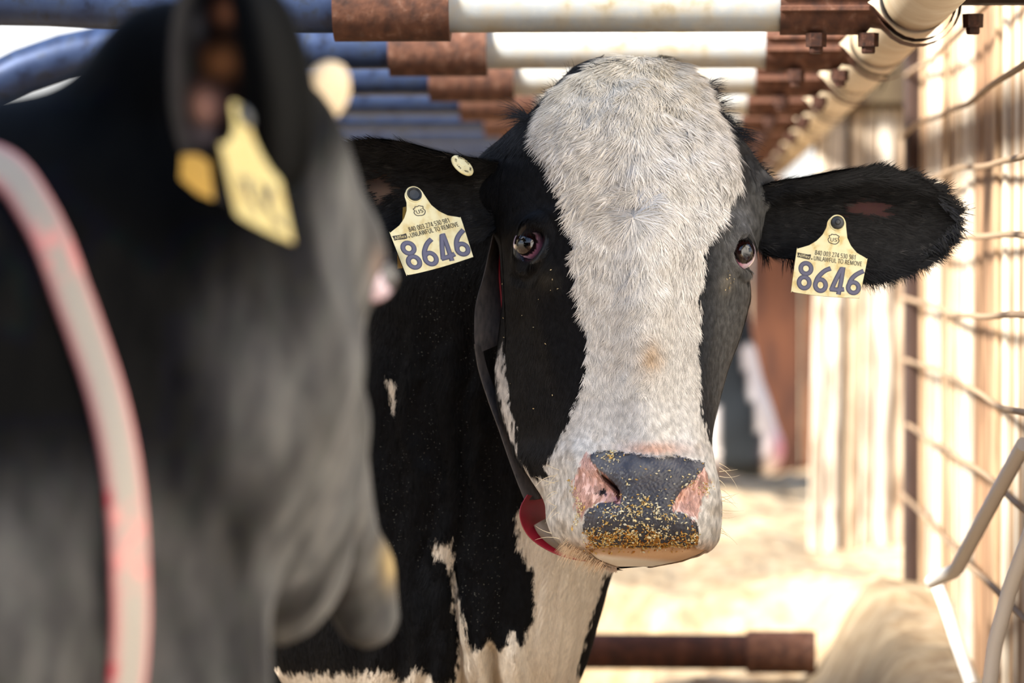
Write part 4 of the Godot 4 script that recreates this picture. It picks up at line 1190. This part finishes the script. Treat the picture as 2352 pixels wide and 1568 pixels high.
func ear_tag(at: Vector3, bs: Basis, label: String, stud_front: bool) -> void:
	var o := thing("ear_tag", label, "ear tag", at, "numbered ear tags of the white-faced cow")
	o.basis = bs.orthonormalized() * Basis.from_scale(Vector3.ONE * (1.0 if stud_front else 1.10))
	var ol := tag_outline()
	part("panel", slab(ol, -0.0004, 0.0012), M.tag, o)
	var big := [oval(383, 968, 84, 86), oval(349, 1197, 84, 90),
		oval(610, 1238, 84, 92), curve2([528, 1225, 560, 1135, 620, 1060, 695, 1000, 782, 965]),
		curve2([985, 945, 945, 1170, 895, 1390], 2), curve2([965, 960, 870, 1130, 780, 1322], 2), curve2([760, 1300, 870, 1312, 990, 1306], 2),
		oval(1140, 1278, 84, 86), curve2([1060, 1260, 1095, 1170, 1150, 1100, 1220, 1050, 1312, 1008])]
	var cl := [true, true, true, false, false, false, false, true, false]
	part("large_number", stroke_mesh(big, 76 * TS, 0.00135, cl), M.ink_edge, o)
	part("number_core", stroke_mesh(big, 44 * TS, 0.0016, cl), M.ink_fill, o)
	lettering("code_number", "840 003 274 530 981", tp(860, 747), 655 * TS, 78 * TS, -0.125, M.ink, o)
	lettering("warning_text", "UNLAWFUL TO REMOVE", tp(900, 846), 775 * TS, 74 * TS, -0.125, M.ink, o)
	var flag := curve2([252, 708, 320, 722, 392, 742, 466, 740, 456, 780, 448, 818, 380, 812, 310, 790, 246, 780, 262, 744], 3, true)
	part("brand_flag", slab(flag, 0.0012, 0.0014), M.ink, o)
	lettering("brand_text", "Allflex", tp(356, 764), 186 * TS, 50 * TS, -0.18, M.tag, o, 0.0016)
	lettering("brand_mark", "®", tp(481, 812), 26 * TS, 26 * TS, -0.1, M.ink, o)
	var sh := curve2([768, 432, 800, 424, 812, 408, 850, 416, 878, 412, 905, 430, 930, 446, 914, 478, 926, 520, 890, 562, 850, 570, 812, 560, 766, 540, 750, 490, 776, 460], 4, true)
	part("shield_mark", stroke_mesh([sh], 13 * TS, 0.0014, [true]), M.ink, o)
	lettering("shield_text", "US", tp(842, 500), 108 * TS, 62 * TS, -0.08, M.ink, o)
	var c := tp(905, 222)
	var prof := [Vector2(0.0, 0.0062), Vector2(0.0022, 0.0060), Vector2(0.0034, 0.0046), Vector2(0.0048, 0.0042), Vector2(0.0062, 0.0036), Vector2(0.0071, 0.0022), Vector2(0.0072, 0.0004)]
	if not stud_front: prof = [Vector2(0.0, 0.0004), Vector2(0.005, 0.0006), Vector2(0.0066, 0.0022), Vector2(0.0072, 0.0024), Vector2(0.0075, 0.0004)]
	part("stud", lathe(prof, 28), M.stud, o, Transform3D(Basis.IDENTITY, Vector3(c.x, c.y, 0.001)))
	part("stud_ring", lathe([Vector2(0.0074, 0.0012), Vector2(0.0078, 0.0021), Vector2(0.0088, 0.0021), Vector2(0.0092, 0.0012)], 28), M.tag, o, Transform3D(Basis.IDENTITY, Vector3(c.x, c.y, 0.0)))
	if not stud_front:
		var rear := PackedVector2Array([tp(300, 900), tp(380, 880), tp(760, 260), tp(1000, 300), tp(700, 1050), tp(330, 1150), tp(180, 1120)])
		part("back_panel", slab(rear, -0.016, -0.0145), M.tag_gold, o)

func button_tag() -> void:
	var at := P(1062, 380, D0 + 0.098)
	var o := thing("button_tag", "round cream button tag near the base of the left-hand ear", "ear tag", at)
	# the disc shows as a slanting oval
	var zx := frame_of(Vector3(0.74, -0.68, 0.0), Vector3(0.34, 0.37, -0.865))
	o.basis = cam_basis * zx
	part("disc", lathe([Vector2(0.0, 0.0018), Vector2(0.0025, 0.0018), Vector2(0.0032, 0.0014), Vector2(0.013, 0.0012), Vector2(0.0145, 0.0006), Vector2(0.0148, -0.0006), Vector2(0.0, -0.0008)], 40), M.tag, o)
	var words := ["840", "003", "274", "530", "981", "USDA"]
	for k in words.size():
		var a := TAU * k / words.size() + 0.4
		lettering("ring_text", words[k], Vector2(cos(a), sin(a)) * 0.0098, 0.0058, 0.0026, a - PI / 2, M.ink, o, 0.0015)

func ribbon(l: Array, r: Array, thick: float, n := 40) -> ArrayMesh:   # a strap between two edge lines; entries x, y, depth
	var b := Buf.new()
	var get_pt := func(a: Array, t: float) -> Vector3:
		var m := a.size() / 3; var f := t * (m - 1); var i := mini(int(f), m - 2); f -= i
		var q := PackedFloat32Array()
		for c in 3:
			q.append(cr(a[maxi(i - 1, 0) * 3 + c], a[i * 3 + c], a[(i + 1) * 3 + c], a[mini(i + 2, m - 1) * 3 + c], f))
		return P(q[0], q[1], q[2])
	var pts := PackedVector3Array(); var cs := PackedColorArray()
	var per := 10
	for k in n:
		var t := k / float(n - 1)
		var A: Vector3 = get_pt.call(l, t); var B: Vector3 = get_pt.call(r, t)
		var A2: Vector3 = get_pt.call(l, minf(t + 0.01, 1.0)); var B2: Vector3 = get_pt.call(l, maxf(t - 0.01, 0.0))
		var nn := (B - A).cross(A2 - B2).normalized()
		if nn.dot(cam_at - A) < 0: nn = -nn
		for q in per:
			var u: float; var h: float
			if q < 5: u = q / 4.0; h = 0.5 - 0.28 * pow(absf(2.0 * u - 1.0), 6)
			else: u = 1.0 - (q - 5) / 4.0; h = -0.5 + 0.28 * pow(absf(2.0 * u - 1.0), 6)
			pts.append(A.lerp(B, u) + nn * thick * h)
			cs.append(Color.WHITE)
	add_grid(b, pts, cs, n, per, true)
	return buf_mesh(b)

func main_collar() -> void:
	var o := thing("collar", "dark grey strap collar with a red lower band, worn by the white-faced cow", "collar")
	part("strap", ribbon([1180, 470, 4.17, 1140, 520, 4.17, 1126, 570, 4.17, 1112, 630, 4.17, 1093, 700, 4.165, 1090, 770, 4.16, 1095, 812, 4.16],
		[1200, 470, 4.20, 1165, 520, 4.20, 1148, 570, 4.19, 1146, 630, 4.18, 1152, 700, 4.175, 1158, 760, 4.17, 1148, 790, 4.17], 0.004), M.collar, o)
	part("edging", ribbon([1148, 570, 4.186, 1146, 630, 4.176, 1152, 700, 4.171, 1158, 760, 4.166], [1151, 570, 4.187, 1149, 630, 4.177, 1155, 700, 4.172, 1161, 760, 4.167], 0.003), M.collar_red, o)
	part("lower_strap", ribbon([1090, 790, 4.155, 1100, 850, 4.155, 1122, 920, 4.152, 1146, 985, 4.148, 1168, 1050, 4.144, 1190, 1110, 4.14, 1206, 1150, 4.138],
		[1108, 800, 4.165, 1119, 850, 4.165, 1146, 920, 4.162, 1164, 970, 4.16, 1186, 1030, 4.155, 1214, 1095, 4.15, 1244, 1145, 4.145], 0.004), M.collar, o)
	part("red_band", ribbon([1212, 1136, 4.135, 1196, 1165, 4.13, 1196, 1195, 4.125, 1214, 1230, 4.118, 1250, 1258, 4.11, 1300, 1279, 4.10, 1360, 1288, 4.10, 1430, 1280, 4.11],
		[1262, 1140, 4.175, 1266, 1165, 4.172, 1266, 1190, 4.165, 1270, 1212, 4.15, 1290, 1236, 4.14, 1325, 1258, 4.125, 1365, 1270, 4.12, 1430, 1262, 4.13], 0.004), M.collar_red, o)
	part("weight", ribbon([1236, 1200, 4.115, 1243, 1222, 4.108, 1270, 1246, 4.10, 1312, 1265, 4.094, 1360, 1275, 4.09], [1262, 1188, 4.15, 1275, 1200, 4.14, 1300, 1222, 4.13, 1330, 1244, 4.12, 1365, 1256, 4.11], 0.02), M.collar_weight, o)
	part("back_strap", ribbon([1180, 470, 4.17, 1260, 420, 4.24, 1420, 400, 4.3, 1560, 420, 4.28, 1640, 560, 4.34, 1600, 900, 4.38, 1500, 1180, 4.3, 1430, 1280, 4.11],
		[1200, 490, 4.2, 1270, 440, 4.27, 1420, 425, 4.33, 1550, 445, 4.31, 1615, 570, 4.37, 1575, 890, 4.41, 1480, 1165, 4.33, 1430, 1262, 4.13], 0.004), M.collar, o)

# ---------------------------------------------------------------- bodies as a smooth field of tapered bones
class Field:
	var a := PackedVector3Array(); var ba := PackedVector3Array(); var inv := PackedFloat32Array()
	var r0 := PackedFloat32Array(); var dr := PackedFloat32Array(); var kk := PackedFloat32Array()
	func bone(p: Vector3, q: Vector3, ra: float, rb: float, k: float) -> void:
		a.append(p); ba.append(q - p); inv.append(1.0 / maxf((q - p).length_squared(), 1e-9)); r0.append(ra); dr.append(rb - ra); kk.append(k)
	func at(p: Vector3) -> float:
		var d := 1e3
		for i in a.size():
			var pa := p - a[i]
			var h := clampf(pa.dot(ba[i]) * inv[i], 0.0, 1.0)
			var e := (pa - ba[i] * h).length() - r0[i] - dr[i] * h
			var k := kk[i]
			var w := maxf(k - absf(d - e), 0.0) / k
			d = minf(d, e) - w * w * k * 0.25
		return d
	func grad(p: Vector3) -> Vector3:
		var h := 0.003
		return Vector3(at(p + Vector3(h, 0, 0)) - at(p - Vector3(h, 0, 0)), at(p + Vector3(0, h, 0)) - at(p - Vector3(0, h, 0)), at(p + Vector3(0, 0, h)) - at(p - Vector3(0, 0, h))).normalized()
	func hit(from: Vector3, dirv: Vector3, start: float) -> Vector3:
		var t := start
		for k in 80:
			var d := at(from + dirv * t)
			if d < 0.0005: break
			t += d * 0.8
			if t > 6.0: break
		return from + dirv * t

func nets(f: Field, b: Buf, root: Vector3, cell: float, paint: Callable, lo := Vector3.INF, hi := Vector3.INF) -> void:
	if lo == Vector3.INF:
		lo = f.a[0]; hi = f.a[0]
		for i in f.a.size():
			var r := maxf(f.r0[i], f.r0[i] + f.dr[i]) + 0.03
			for p in [f.a[i], f.a[i] + f.ba[i]]:
				lo = lo.min(p - Vector3.ONE * r); hi = hi.max(p + Vector3.ONE * r)
	var nb := Vector3i(((hi - lo) / (cell * 6)).ceil())
	var nx := nb.x * 6 + 1; var ny := nb.y * 6 + 1; var nz := nb.z * 6 + 1
	var val := PackedFloat32Array(); val.resize(nx * ny * nz); val.fill(9.0)
	var blocks := []
	for bx in nb.x:
		for by in nb.y:
			for bz in nb.z:
				var c := lo + Vector3(bx + 0.5, by + 0.5, bz + 0.5) * cell * 6
				if absf(f.at(c)) < cell * 6 * 0.95 + 0.02: blocks.append(Vector3i(bx, by, bz))
	for q in blocks:
		for x in 7:
			for y in 7:
				for z in 7:
					var X: int = q.x * 6 + x; var Y: int = q.y * 6 + y; var Z: int = q.z * 6 + z
					var i := (X * ny + Y) * nz + Z
					if val[i] > 8.0: val[i] = f.at(lo + Vector3(X, Y, Z) * cell)
	var vid := {}
	var base := b.v.size(); var ib := b.i.size()
	var off := [0, nz * ny, nz, nz * ny + nz, 1, nz * ny + 1, nz + 1, nz * ny + nz + 1]
	var oc := [Vector3(0, 0, 0), Vector3(1, 0, 0), Vector3(0, 1, 0), Vector3(1, 1, 0), Vector3(0, 0, 1), Vector3(1, 0, 1), Vector3(0, 1, 1), Vector3(1, 1, 1)]
	var edges := [[0, 1], [2, 3], [4, 5], [6, 7], [0, 2], [1, 3], [4, 6], [5, 7], [0, 4], [1, 5], [2, 6], [3, 7]]
	for q in blocks:
		for x in 6:
			for y in 6:
				for z in 6:
					var X: int = q.x * 6 + x; var Y: int = q.y * 6 + y; var Z: int = q.z * 6 + z
					var i := (X * ny + Y) * nz + Z
					var neg := 0
					for k in 8:
						if val[i + off[k]] < 0.0: neg += 1
					if neg == 0 or neg == 8: continue
					var s := Vector3.ZERO; var n := 0
					for e in edges:
						var v0 := val[i + off[e[0]]]; var v1 := val[i + off[e[1]]]
						if (v0 < 0.0) != (v1 < 0.0):
							s += (oc[e[0]] as Vector3).lerp(oc[e[1]], v0 / (v0 - v1)); n += 1
					var p := lo + (Vector3(X, Y, Z) + s / n) * cell
					vid[i] = b.v.size()
					b.v.append(p - root); b.c.append(paint.call(p))
	for i in vid:
		var v0 := val[i]
		for ax in 3:
			var st: int = [ny * nz, nz, 1][ax]; var s1: int = [nz, 1, ny * nz][ax]; var s2: int = [1, ny * nz, nz][ax]
			var v1 := val[i + st]
			if (v0 < 0.0) == (v1 < 0.0): continue
			if not (vid.has(i - s1) and vid.has(i - s2) and vid.has(i - s1 - s2)): continue
			var A: int = vid[i]; var B: int = vid[i - s1]; var C: int = vid[i - s1 - s2]; var D: int = vid[i - s2]
			if v0 < 0.0: b.i.append_array(PackedInt32Array([A, C, B, A, D, C]))
			else: b.i.append_array(PackedInt32Array([A, B, C, A, C, D]))
	smooth_normals(b, base, ib)
	# the field decides which way is out
	if b.v.size() > base:
		var votes := 0
		for k in range(base, b.v.size(), maxi(1, (b.v.size() - base) / 40)):
			votes += 1 if b.n[k].dot(f.grad(b.v[k] + root)) > 0 else -1
		if votes < 0:
			for k in range(base, b.v.size()): b.n[k] = -b.n[k]
			for t in range(ib, b.i.size(), 3):
				var q := b.i[t]; b.i[t] = b.i[t + 1]; b.i[t + 1] = q

# ---------------------------------------------------------------- the cow close by on the left, and the one far behind
func pb(f: Field, x: float, y: float, d: float, r: float, x2: float, y2: float, d2: float, r2: float, k: float) -> void:
	f.bone(P(x, y, d), P(x2, y2, d2), r * d / F, r2 * d2 / F, k)

func px_of(p: Vector3) -> Vector2:
	var q := cam_basis.inverse() * (p - cam_at)
	return Vector2(1176.0 + q.x / -q.z * F, 784.0 - q.y / -q.z * F)

func build_near_cow() -> void:
	var base := Vector3(-0.9, 0, -2.0)
	var cow := thing("cow", "dusty black cow close by on the left, head turned away, wearing a pink edged collar", "cow", base)
	var f := Field.new()
	pb(f, 640, 330, 2.40, 122, 735, 600, 2.50, 112, 0.02)          # skull
	pb(f, 400, 180, 2.42, 180, 560, 300, 2.42, 146, 0.04)          # poll
	pb(f, 838, 612, 2.51, 44, 800, 545, 2.50, 50, 0.02)            # brow
	pb(f, 735, 600, 2.50, 114, 752, 960, 2.62, 76, 0.03)           # face
	pb(f, 752, 960, 2.62, 74, 790, 1250, 2.72, 84, 0.03)
	pb(f, 815, 1315, 2.75, 96, 842, 1415, 2.76, 76, 0.025)         # muzzle
	pb(f, 560, 560, 2.38, 180, 600, 800, 2.40, 178, 0.04)          # cheek
	pb(f, 600, 800, 2.40, 178, 670, 1060, 2.50, 124, 0.07)
	pb(f, 500, 1040, 2.38, 160, 685, 1265, 2.60, 114, 0.08)        # jaw
	pb(f, 560, 1270, 2.50, 140, 618, 1362, 2.55, 116, 0.06)        # fold behind the jaw
	pb(f, 420, 1150, 2.40, 200, 340, 1760, 2.40, 290, 0.05)        # throat
	pb(f, 440, 490, 2.46, 340, -160, 800, 2.42, 570, 0.05)         # neck
	pb(f, 300, 900, 2.42, 330, -260, 1400, 2.36, 620, 0.05)
	var b := Buf.new()
	var lo := Vector3(-1.15, 0.62, -3.0); var hi := Vector3(-0.2, 1.6, -1.98)
	var dusty := func(p: Vector3) -> Color:  # dust and the sheen of the cheek hair, both put into the colour
		var q := px_of(p)
		var w := smoothstep(360.0, 760.0, q.x) * smoothstep(480.0, 820.0, q.y)
		w = maxf(w, 0.5 * smoothstep(950.0, 1300.0, q.y))
		w = maxf(w, 0.9 * smoothstep(690.0, 780.0, q.x) * smoothstep(280.0, 460.0, q.y))
		var streak := 0.5 + 1.0 * noise.get_noise_3d(p.x * 14.0 + p.y * 5.0, p.y * 2.2, p.z * 14.0)
		var c := Color(0.006, 0.0064, 0.0075).lerp(Color(0.185, 0.187, 0.192), clampf(w * (0.45 + 0.8 * streak), 0.0, 1.0))
		c = c.lerp(Color(0.012, 0.012, 0.014), 0.65 * smoothstep(0.1, 0.5, noise.get_noise_3d(p.x * 9.0, p.y * 4.0 + 4.0, p.z * 9.0)))
		c = c.lerp(lin(206, 180, 128), 0.8 * exp(-pow((q.x - 898) / 26, 2) - pow((q.y - 1290) / 52, 2)))
		c = c.lerp(lin(150, 128, 118), 0.7 * exp(-pow((q.x - 868) / 18, 2) - pow((q.y - 620) / 46, 2)))
		return c
	nets(f, b, base, 0.008, dusty, lo, hi)
	# trunk and legs, out of the frame to the left
	var t := Field.new()
	t.bone(Vector3(-0.95, 0.95, -2.15), Vector3(-1.35, 0.85, -1.75), 0.19, 0.30, 0.1)
	t.bone(Vector3(-1.35, 0.82, -1.75), Vector3(-2.6, 0.86, -0.75), 0.32, 0.31, 0.1)
	t.bone(Vector3(-1.35, 1.08, -1.75), Vector3(-2.6, 1.10, -0.75), 0.17, 0.19, 0.1)
	for q in [Vector3(-1.25, 0, -1.95), Vector3(-1.45, 0, -1.6)]:
		t.bone(q + Vector3(0, 0.78, 0), q + Vector3(0.02, 0.42, 0), 0.10, 0.055, 0.05)
		t.bone(q + Vector3(0.02, 0.42, 0), q + Vector3(0, 0.12, 0), 0.052, 0.04, 0.03)
		t.bone(q + Vector3(0, 0.10, 0), q + Vector3(0.03, 0.05, -0.03), 0.042, 0.052, 0.03)
	for q in [Vector3(-2.45, 0, -1.0), Vector3(-2.66, 0, -0.62)]:
		t.bone(q + Vector3(0, 0.86, 0), q + Vector3(0.14, 0.62, -0.10), 0.17, 0.11, 0.06)
		t.bone(q + Vector3(0.14, 0.62, -0.10), q + Vector3(-0.10, 0.44, 0.08), 0.10, 0.052, 0.04)
		t.bone(q + Vector3(-0.10, 0.44, 0.08), q + Vector3(-0.06, 0.12, 0.05), 0.05, 0.04, 0.03)
		t.bone(q + Vector3(-0.06, 0.10, 0.05), q + Vector3(-0.02, 0.05, 0.02), 0.042, 0.052, 0.03)
	t.bone(Vector3(-2.8, 1.1, -0.58), Vector3(-2.95, 0.5, -0.48), 0.035, 0.022, 0.03)
	nets(t, b, base, 0.026, func(p: Vector3) -> Color: return Color(0.008, 0.008, 0.0095))
	# the ear turned towards the camera
	var er := ear_grid_near(base)
	add_loft(b, er)
	part("body", buf_mesh(b), M.hide, cow)
	# eye and lashes at the far edge of the face
	var ec := P(853, 640, 2.50)
	part("eye", eyeball(0.016, cam_basis * Vector3(0.9, 0.3, 0.3), cam_basis * Vector3(0.0, -0.9, -0.8), false), M.eye, cow, Transform3D(Basis.IDENTITY, ec - base))
	var lash := Buf.new()
	for h in 40:
		var p0 := P(884 + rng.randf_range(-10, 10), 590 + rng.randf_range(-20, 40), 2.5)
		hair_into(lash, p0 - base, cam_basis * Vector3(0.9, rng.randf_range(-0.3, 0.5), 0.2).normalized(), cam_basis * Vector3(0, -0.6, 0), 0.014, 0.0004, Color(0.012, 0.012, 0.012))
	part("eyelashes", buf_mesh(lash), M.hair, cow, Transform3D.IDENTITY, "stuff")
	# collar lying on the neck
	var line := [-330, 420, -240, 380, -140, 362, -60, 372, 20, 405, 75, 480, 120, 570, 160, 680, 200, 790, 236, 900, 262, 1010, 278, 1120, 286, 1230, 290, 1340, 291, 1440, 286, 1540, 272, 1660]
	var lp := poly(line)
	var pts := PackedVector3Array(); var cs := PackedColorArray(); var cb := Buf.new()
	var n := 90
	var nlast := Vector3.ZERO
	for k in n:
		var tt := k / float(n - 1)
		var c := sample_line(lp, tt); var c2 := sample_line(lp, minf(tt + 0.01, 1.0)); var c1 := sample_line(lp, maxf(tt - 0.01, 0.0))
		var dd := (c2 - c1).normalized(); var side := Vector2(-dd.y, dd.x)
		if side.x < 0: side = -side
		for q in 12:
			var u: float = (q / 5.0 if q < 6 else 1.0 - (q - 6) / 5.0) * 2.0 - 1.0
			var sp := c + side * u * 43.0
			var dirv := (P(sp.x, sp.y, 1.0) - cam_at).normalized()
			var hp := f.hit(cam_at, dirv, 1.7)
			var lift := (0.0065 if q < 6 else 0.001) * (1.0 - 0.25 * pow(absf(u), 8))
			var g := f.grad(hp)
			pts.append(hp + g * lift - base)
			var col := lin(166, 160, 150)
			var blotch := noise.get_noise_2d(c.y * 0.012, u * 1.6 + 9.0)
			var edge := smoothstep(0.55, 0.75, absf(u))
			col = col.lerp(lin(214, 130, 130), edge * 0.85)
			var letters := smoothstep(0.05, 0.3, noise_b.get_noise_2d(sp.x * 0.035, sp.y * 0.03)) * (smoothstep(500.0, 540.0, c.y) * smoothstep(660.0, 620.0, c.y) + smoothstep(1140.0, 1170.0, c.y) * smoothstep(1370.0, 1330.0, c.y))
			col = col.lerp(lin(222, 150, 144), letters * 0.9)
			if u < -0.6 and (absf(c.y - 1150) < 14 or absf(c.y - 1545) < 22): col = lin(214, 60, 80)
			cs.append(col)
	add_grid(cb, pts, cs, n, 12, true)
	var collar := thing("collar", "worn grey collar with faded pink edges, on the near black cow", "collar", base)
	part("strap", buf_mesh(cb), M.collar_near, collar)
	# its ear tag
	var o := thing("ear_tag", "blurred yellow ear tag hanging in the ear of the near black cow", "ear tag", P(546, 262, 2.19))
	var ex := Vector3(0.43, -0.20, -0.88).normalized(); var ey := Vector3(-0.35, 0.93, -0.38)
	o.basis = cam_basis * Basis(Vector3.BACK, -0.09) * frame_of(ex, ey) * frame_of(Vector3(cos(0.131), -sin(0.131), 0), Vector3(0, 1, 0)).inverse() * Basis.from_scale(Vector3.ONE * 0.95)
	part("panel", slab(tag_outline(), -0.0004, 0.0012), M.tag_near, o)
	var marks := [curve2([440, 930, 520, 1060, 560, 1000, 600, 920]), curve2([480, 1060, 560, 1200, 640, 1240]), curve2([830, 940, 900, 1080, 1000, 1010, 1080, 920]), curve2([860, 1080, 960, 1280, 1090, 1300])]
	part("number_mark", stroke_mesh(marks, 84 * TS, 0.002, [false, false, false, false]), M.ink, o)
	part("stud", lathe([Vector2(0.0, 0.0052), Vector2(0.004, 0.0046), Vector2(0.0068, 0.003), Vector2(0.0072, 0.0004)], 24), M.stud, o, Transform3D(Basis.IDENTITY, Vector3(tp(960, 250).x, tp(960, 250).y, 0.001)))
	var rear := PackedVector2Array()
	for q in [[-62, -17], [-20, -20], [14, 0], [24, 100], [-20, 82], [-66, 44]]: rear.append(Vector2(q[0], -q[1]) / 4300.0)
	var rp := part("back_panel", slab(rear, -0.0007, 0.0007), M.tag_gold, o)
	rp.transform = o.transform.affine_inverse() * Transform3D(cam_basis * Basis(Vector3.UP, 0.3), P(470, 372, 2.27))
	# button in the other ear
	var bt := thing("button_tag", "large cream button showing behind the near cow's ear", "ear tag", P(752, 216, 2.42))
	bt.basis = cam_basis * frame_of(Vector3(0.52, -0.30, -0.80), Vector3(0.42, 0.9, 0.0))
	part("disc", lathe([Vector2(0.0, 0.006), Vector2(0.010, 0.0056), Vector2(0.018, 0.003), Vector2(0.0215, -0.001), Vector2(0.0215, -0.004), Vector2(0.0, -0.005)], 36), M.pvc, bt)

func ear_grid_near(base: Vector3) -> Grid:
	var left := poly([520, 470, 448, 420, 404, 330, 384, 230, 384, 120, 398, 20, 440, -60, 500, -110])
	var right := poly([640, 455, 704, 400, 724, 310, 722, 200, 700, 100, 660, 10, 600, -60, 540, -110])
	var g := Grid.new(); g.rows = 70; g.cols = 72
	for r in g.rows:
		var t := r / float(g.rows - 1)
		var a := sample_line(left, t); var b := sample_line(right, t)
		var fade := sin(PI * clampf(t * 0.85 + 0.12, 0.0, 1.0))
		for c in g.cols:
			var s := 2.0 * c / g.cols; var q := s if s < 1.0 else 2.0 - s
			var p := a.lerp(b, q)
			var d := 2.27 + 0.03 * (1.0 - fade)
			if s < 1.0:
				d += fade * (0.010 * exp(-pow((q - 0.28) / 0.14, 2)) - 0.035 * exp(-pow((q - 0.66) / 0.22, 2)) - 0.008 * exp(-pow(q / 0.1, 2)))
			else:
				d += fade * 0.05 * sqrt(maxf(0.0, 1.0 - pow(2 * q - 1, 2)))
			g.pos.append(P(p.x, p.y, d) - base); g.uv.append(p); g.s.append(s)
			var col := Color(0.004, 0.0042, 0.005)
			if s < 0.52:
				col = col.lerp(lin(92, 90, 92), 0.55 * exp(-pow((q - 0.06) / 0.09, 2)) + 0.45 * exp(-pow((p.x - 455) / 22, 2) - pow((p.y - 60) / 30, 2)))
				col = col.lerp(lin(214, 140, 86), 0.95 * exp(-pow((p.x - 512) / 30, 2) - pow((p.y - 142) / 34, 2)))
				col = col.lerp(lin(232, 176, 156), 0.95 * exp(-pow((p.x - 482) / 32, 2) - pow((p.y - 244) / 36, 2)))
				col = col.lerp(lin(190, 120, 80), 0.95 * exp(-pow((p.x - 516) / 24, 2) - pow((p.y - 32) / 26, 2)))
				col = col.lerp(lin(120, 112, 120), 0.7 * exp(-pow((p.x - 470) / 36, 2) - pow((p.y - 310) / 22, 2)))
			g.col.append(col)
	g.nor.resize(g.pos.size())
	for r in g.rows:
		var r0 := maxi(r - 1, 0) * g.cols; var r1 := mini(r + 1, g.rows - 1) * g.cols
		for c in g.cols:
			g.nor[r * g.cols + c] = (g.pos[r1 + c] - g.pos[r0 + c]).cross(g.pos[r * g.cols + (c + 1) % g.cols] - g.pos[r * g.cols + (c + g.cols - 1) % g.cols]).normalized()
	var k := 35 * g.cols + 18
	if g.nor[k].dot(g.pos[k] - g.pos[35 * g.cols + 54]) < 0:
		g.flip = true
		for q in g.nor.size(): g.nor[q] = -g.nor[q]
	return g

func build_far_cow() -> void:
	var base := Vector3(-0.6, 0.5, -10.4)
	var cow := thing("cow", "grey and white cow far behind, only its pink muzzle showing past the face", "cow", base)
	var d := 9.8
	var f := Field.new()
	pb(f, 1560, 560, d, 120, 1600, 700, d, 110, 0.05)
	pb(f, 1600, 700, d, 110, 1690, 950, d, 78, 0.05)
	pb(f, 1690, 950, d, 78, 1738, 1030, d, 66, 0.03)
	pb(f, 1560, 860, d, 110, 1680, 1020, d, 60, 0.05)
	pb(f, 1480, 640, d + 0.2, 150, 1200, 740, d + 0.6, 230, 0.08)
	f.bone(Vector3(-0.55, CAM_H - 0.15, -10.3), Vector3(-1.7, CAM_H - 0.15, -10.6), 0.30, 0.33, 0.1)
	for q in [Vector3(-0.52, 0.5, -10.15), Vector3(-0.6, 0.5, -10.5), Vector3(-1.6, 0.5, -10.4), Vector3(-1.72, 0.5, -10.75)]:
		f.bone(q + Vector3(0, 0.5, 0), q + Vector3(0, 0.05, 0), 0.09, 0.045, 0.05)
	var b := Buf.new()
	nets(f, b, base, 0.02, func(p: Vector3) -> Color:
		var q := px_of(p)
		var c := Color(0.03, 0.032, 0.038)
		# white blaze down the far edge of the face, pink nose
		var edge := q.x - lerpf(1690.0, 1752.0, clampf((q.y - 760.0) / 260.0, 0.0, 1.0))
		if edge > 0.0 and q.y > 790: c = lin(236, 226, 220)
		if q.x < 1655 and q.y > 930: c = lin(224, 218, 216)
		c = c.lerp(lin(224, 138, 150), 0.95 * exp(-pow((q.x - 1800) / 26, 2) - pow((q.y - 1030) / 46, 2)))
		return c)
	part("body", buf_mesh(b), M.coat, cow)
	var eb := Buf.new()
	part("eye", eyeball(0.018, cam_basis * Vector3(0.5, 0.1, 0.8), cam_basis * Vector3(0.4, -0.5, 0.6), false), M.eye, cow, Transform3D(Basis.IDENTITY, P(1600, 640, d - 0.09) - base))
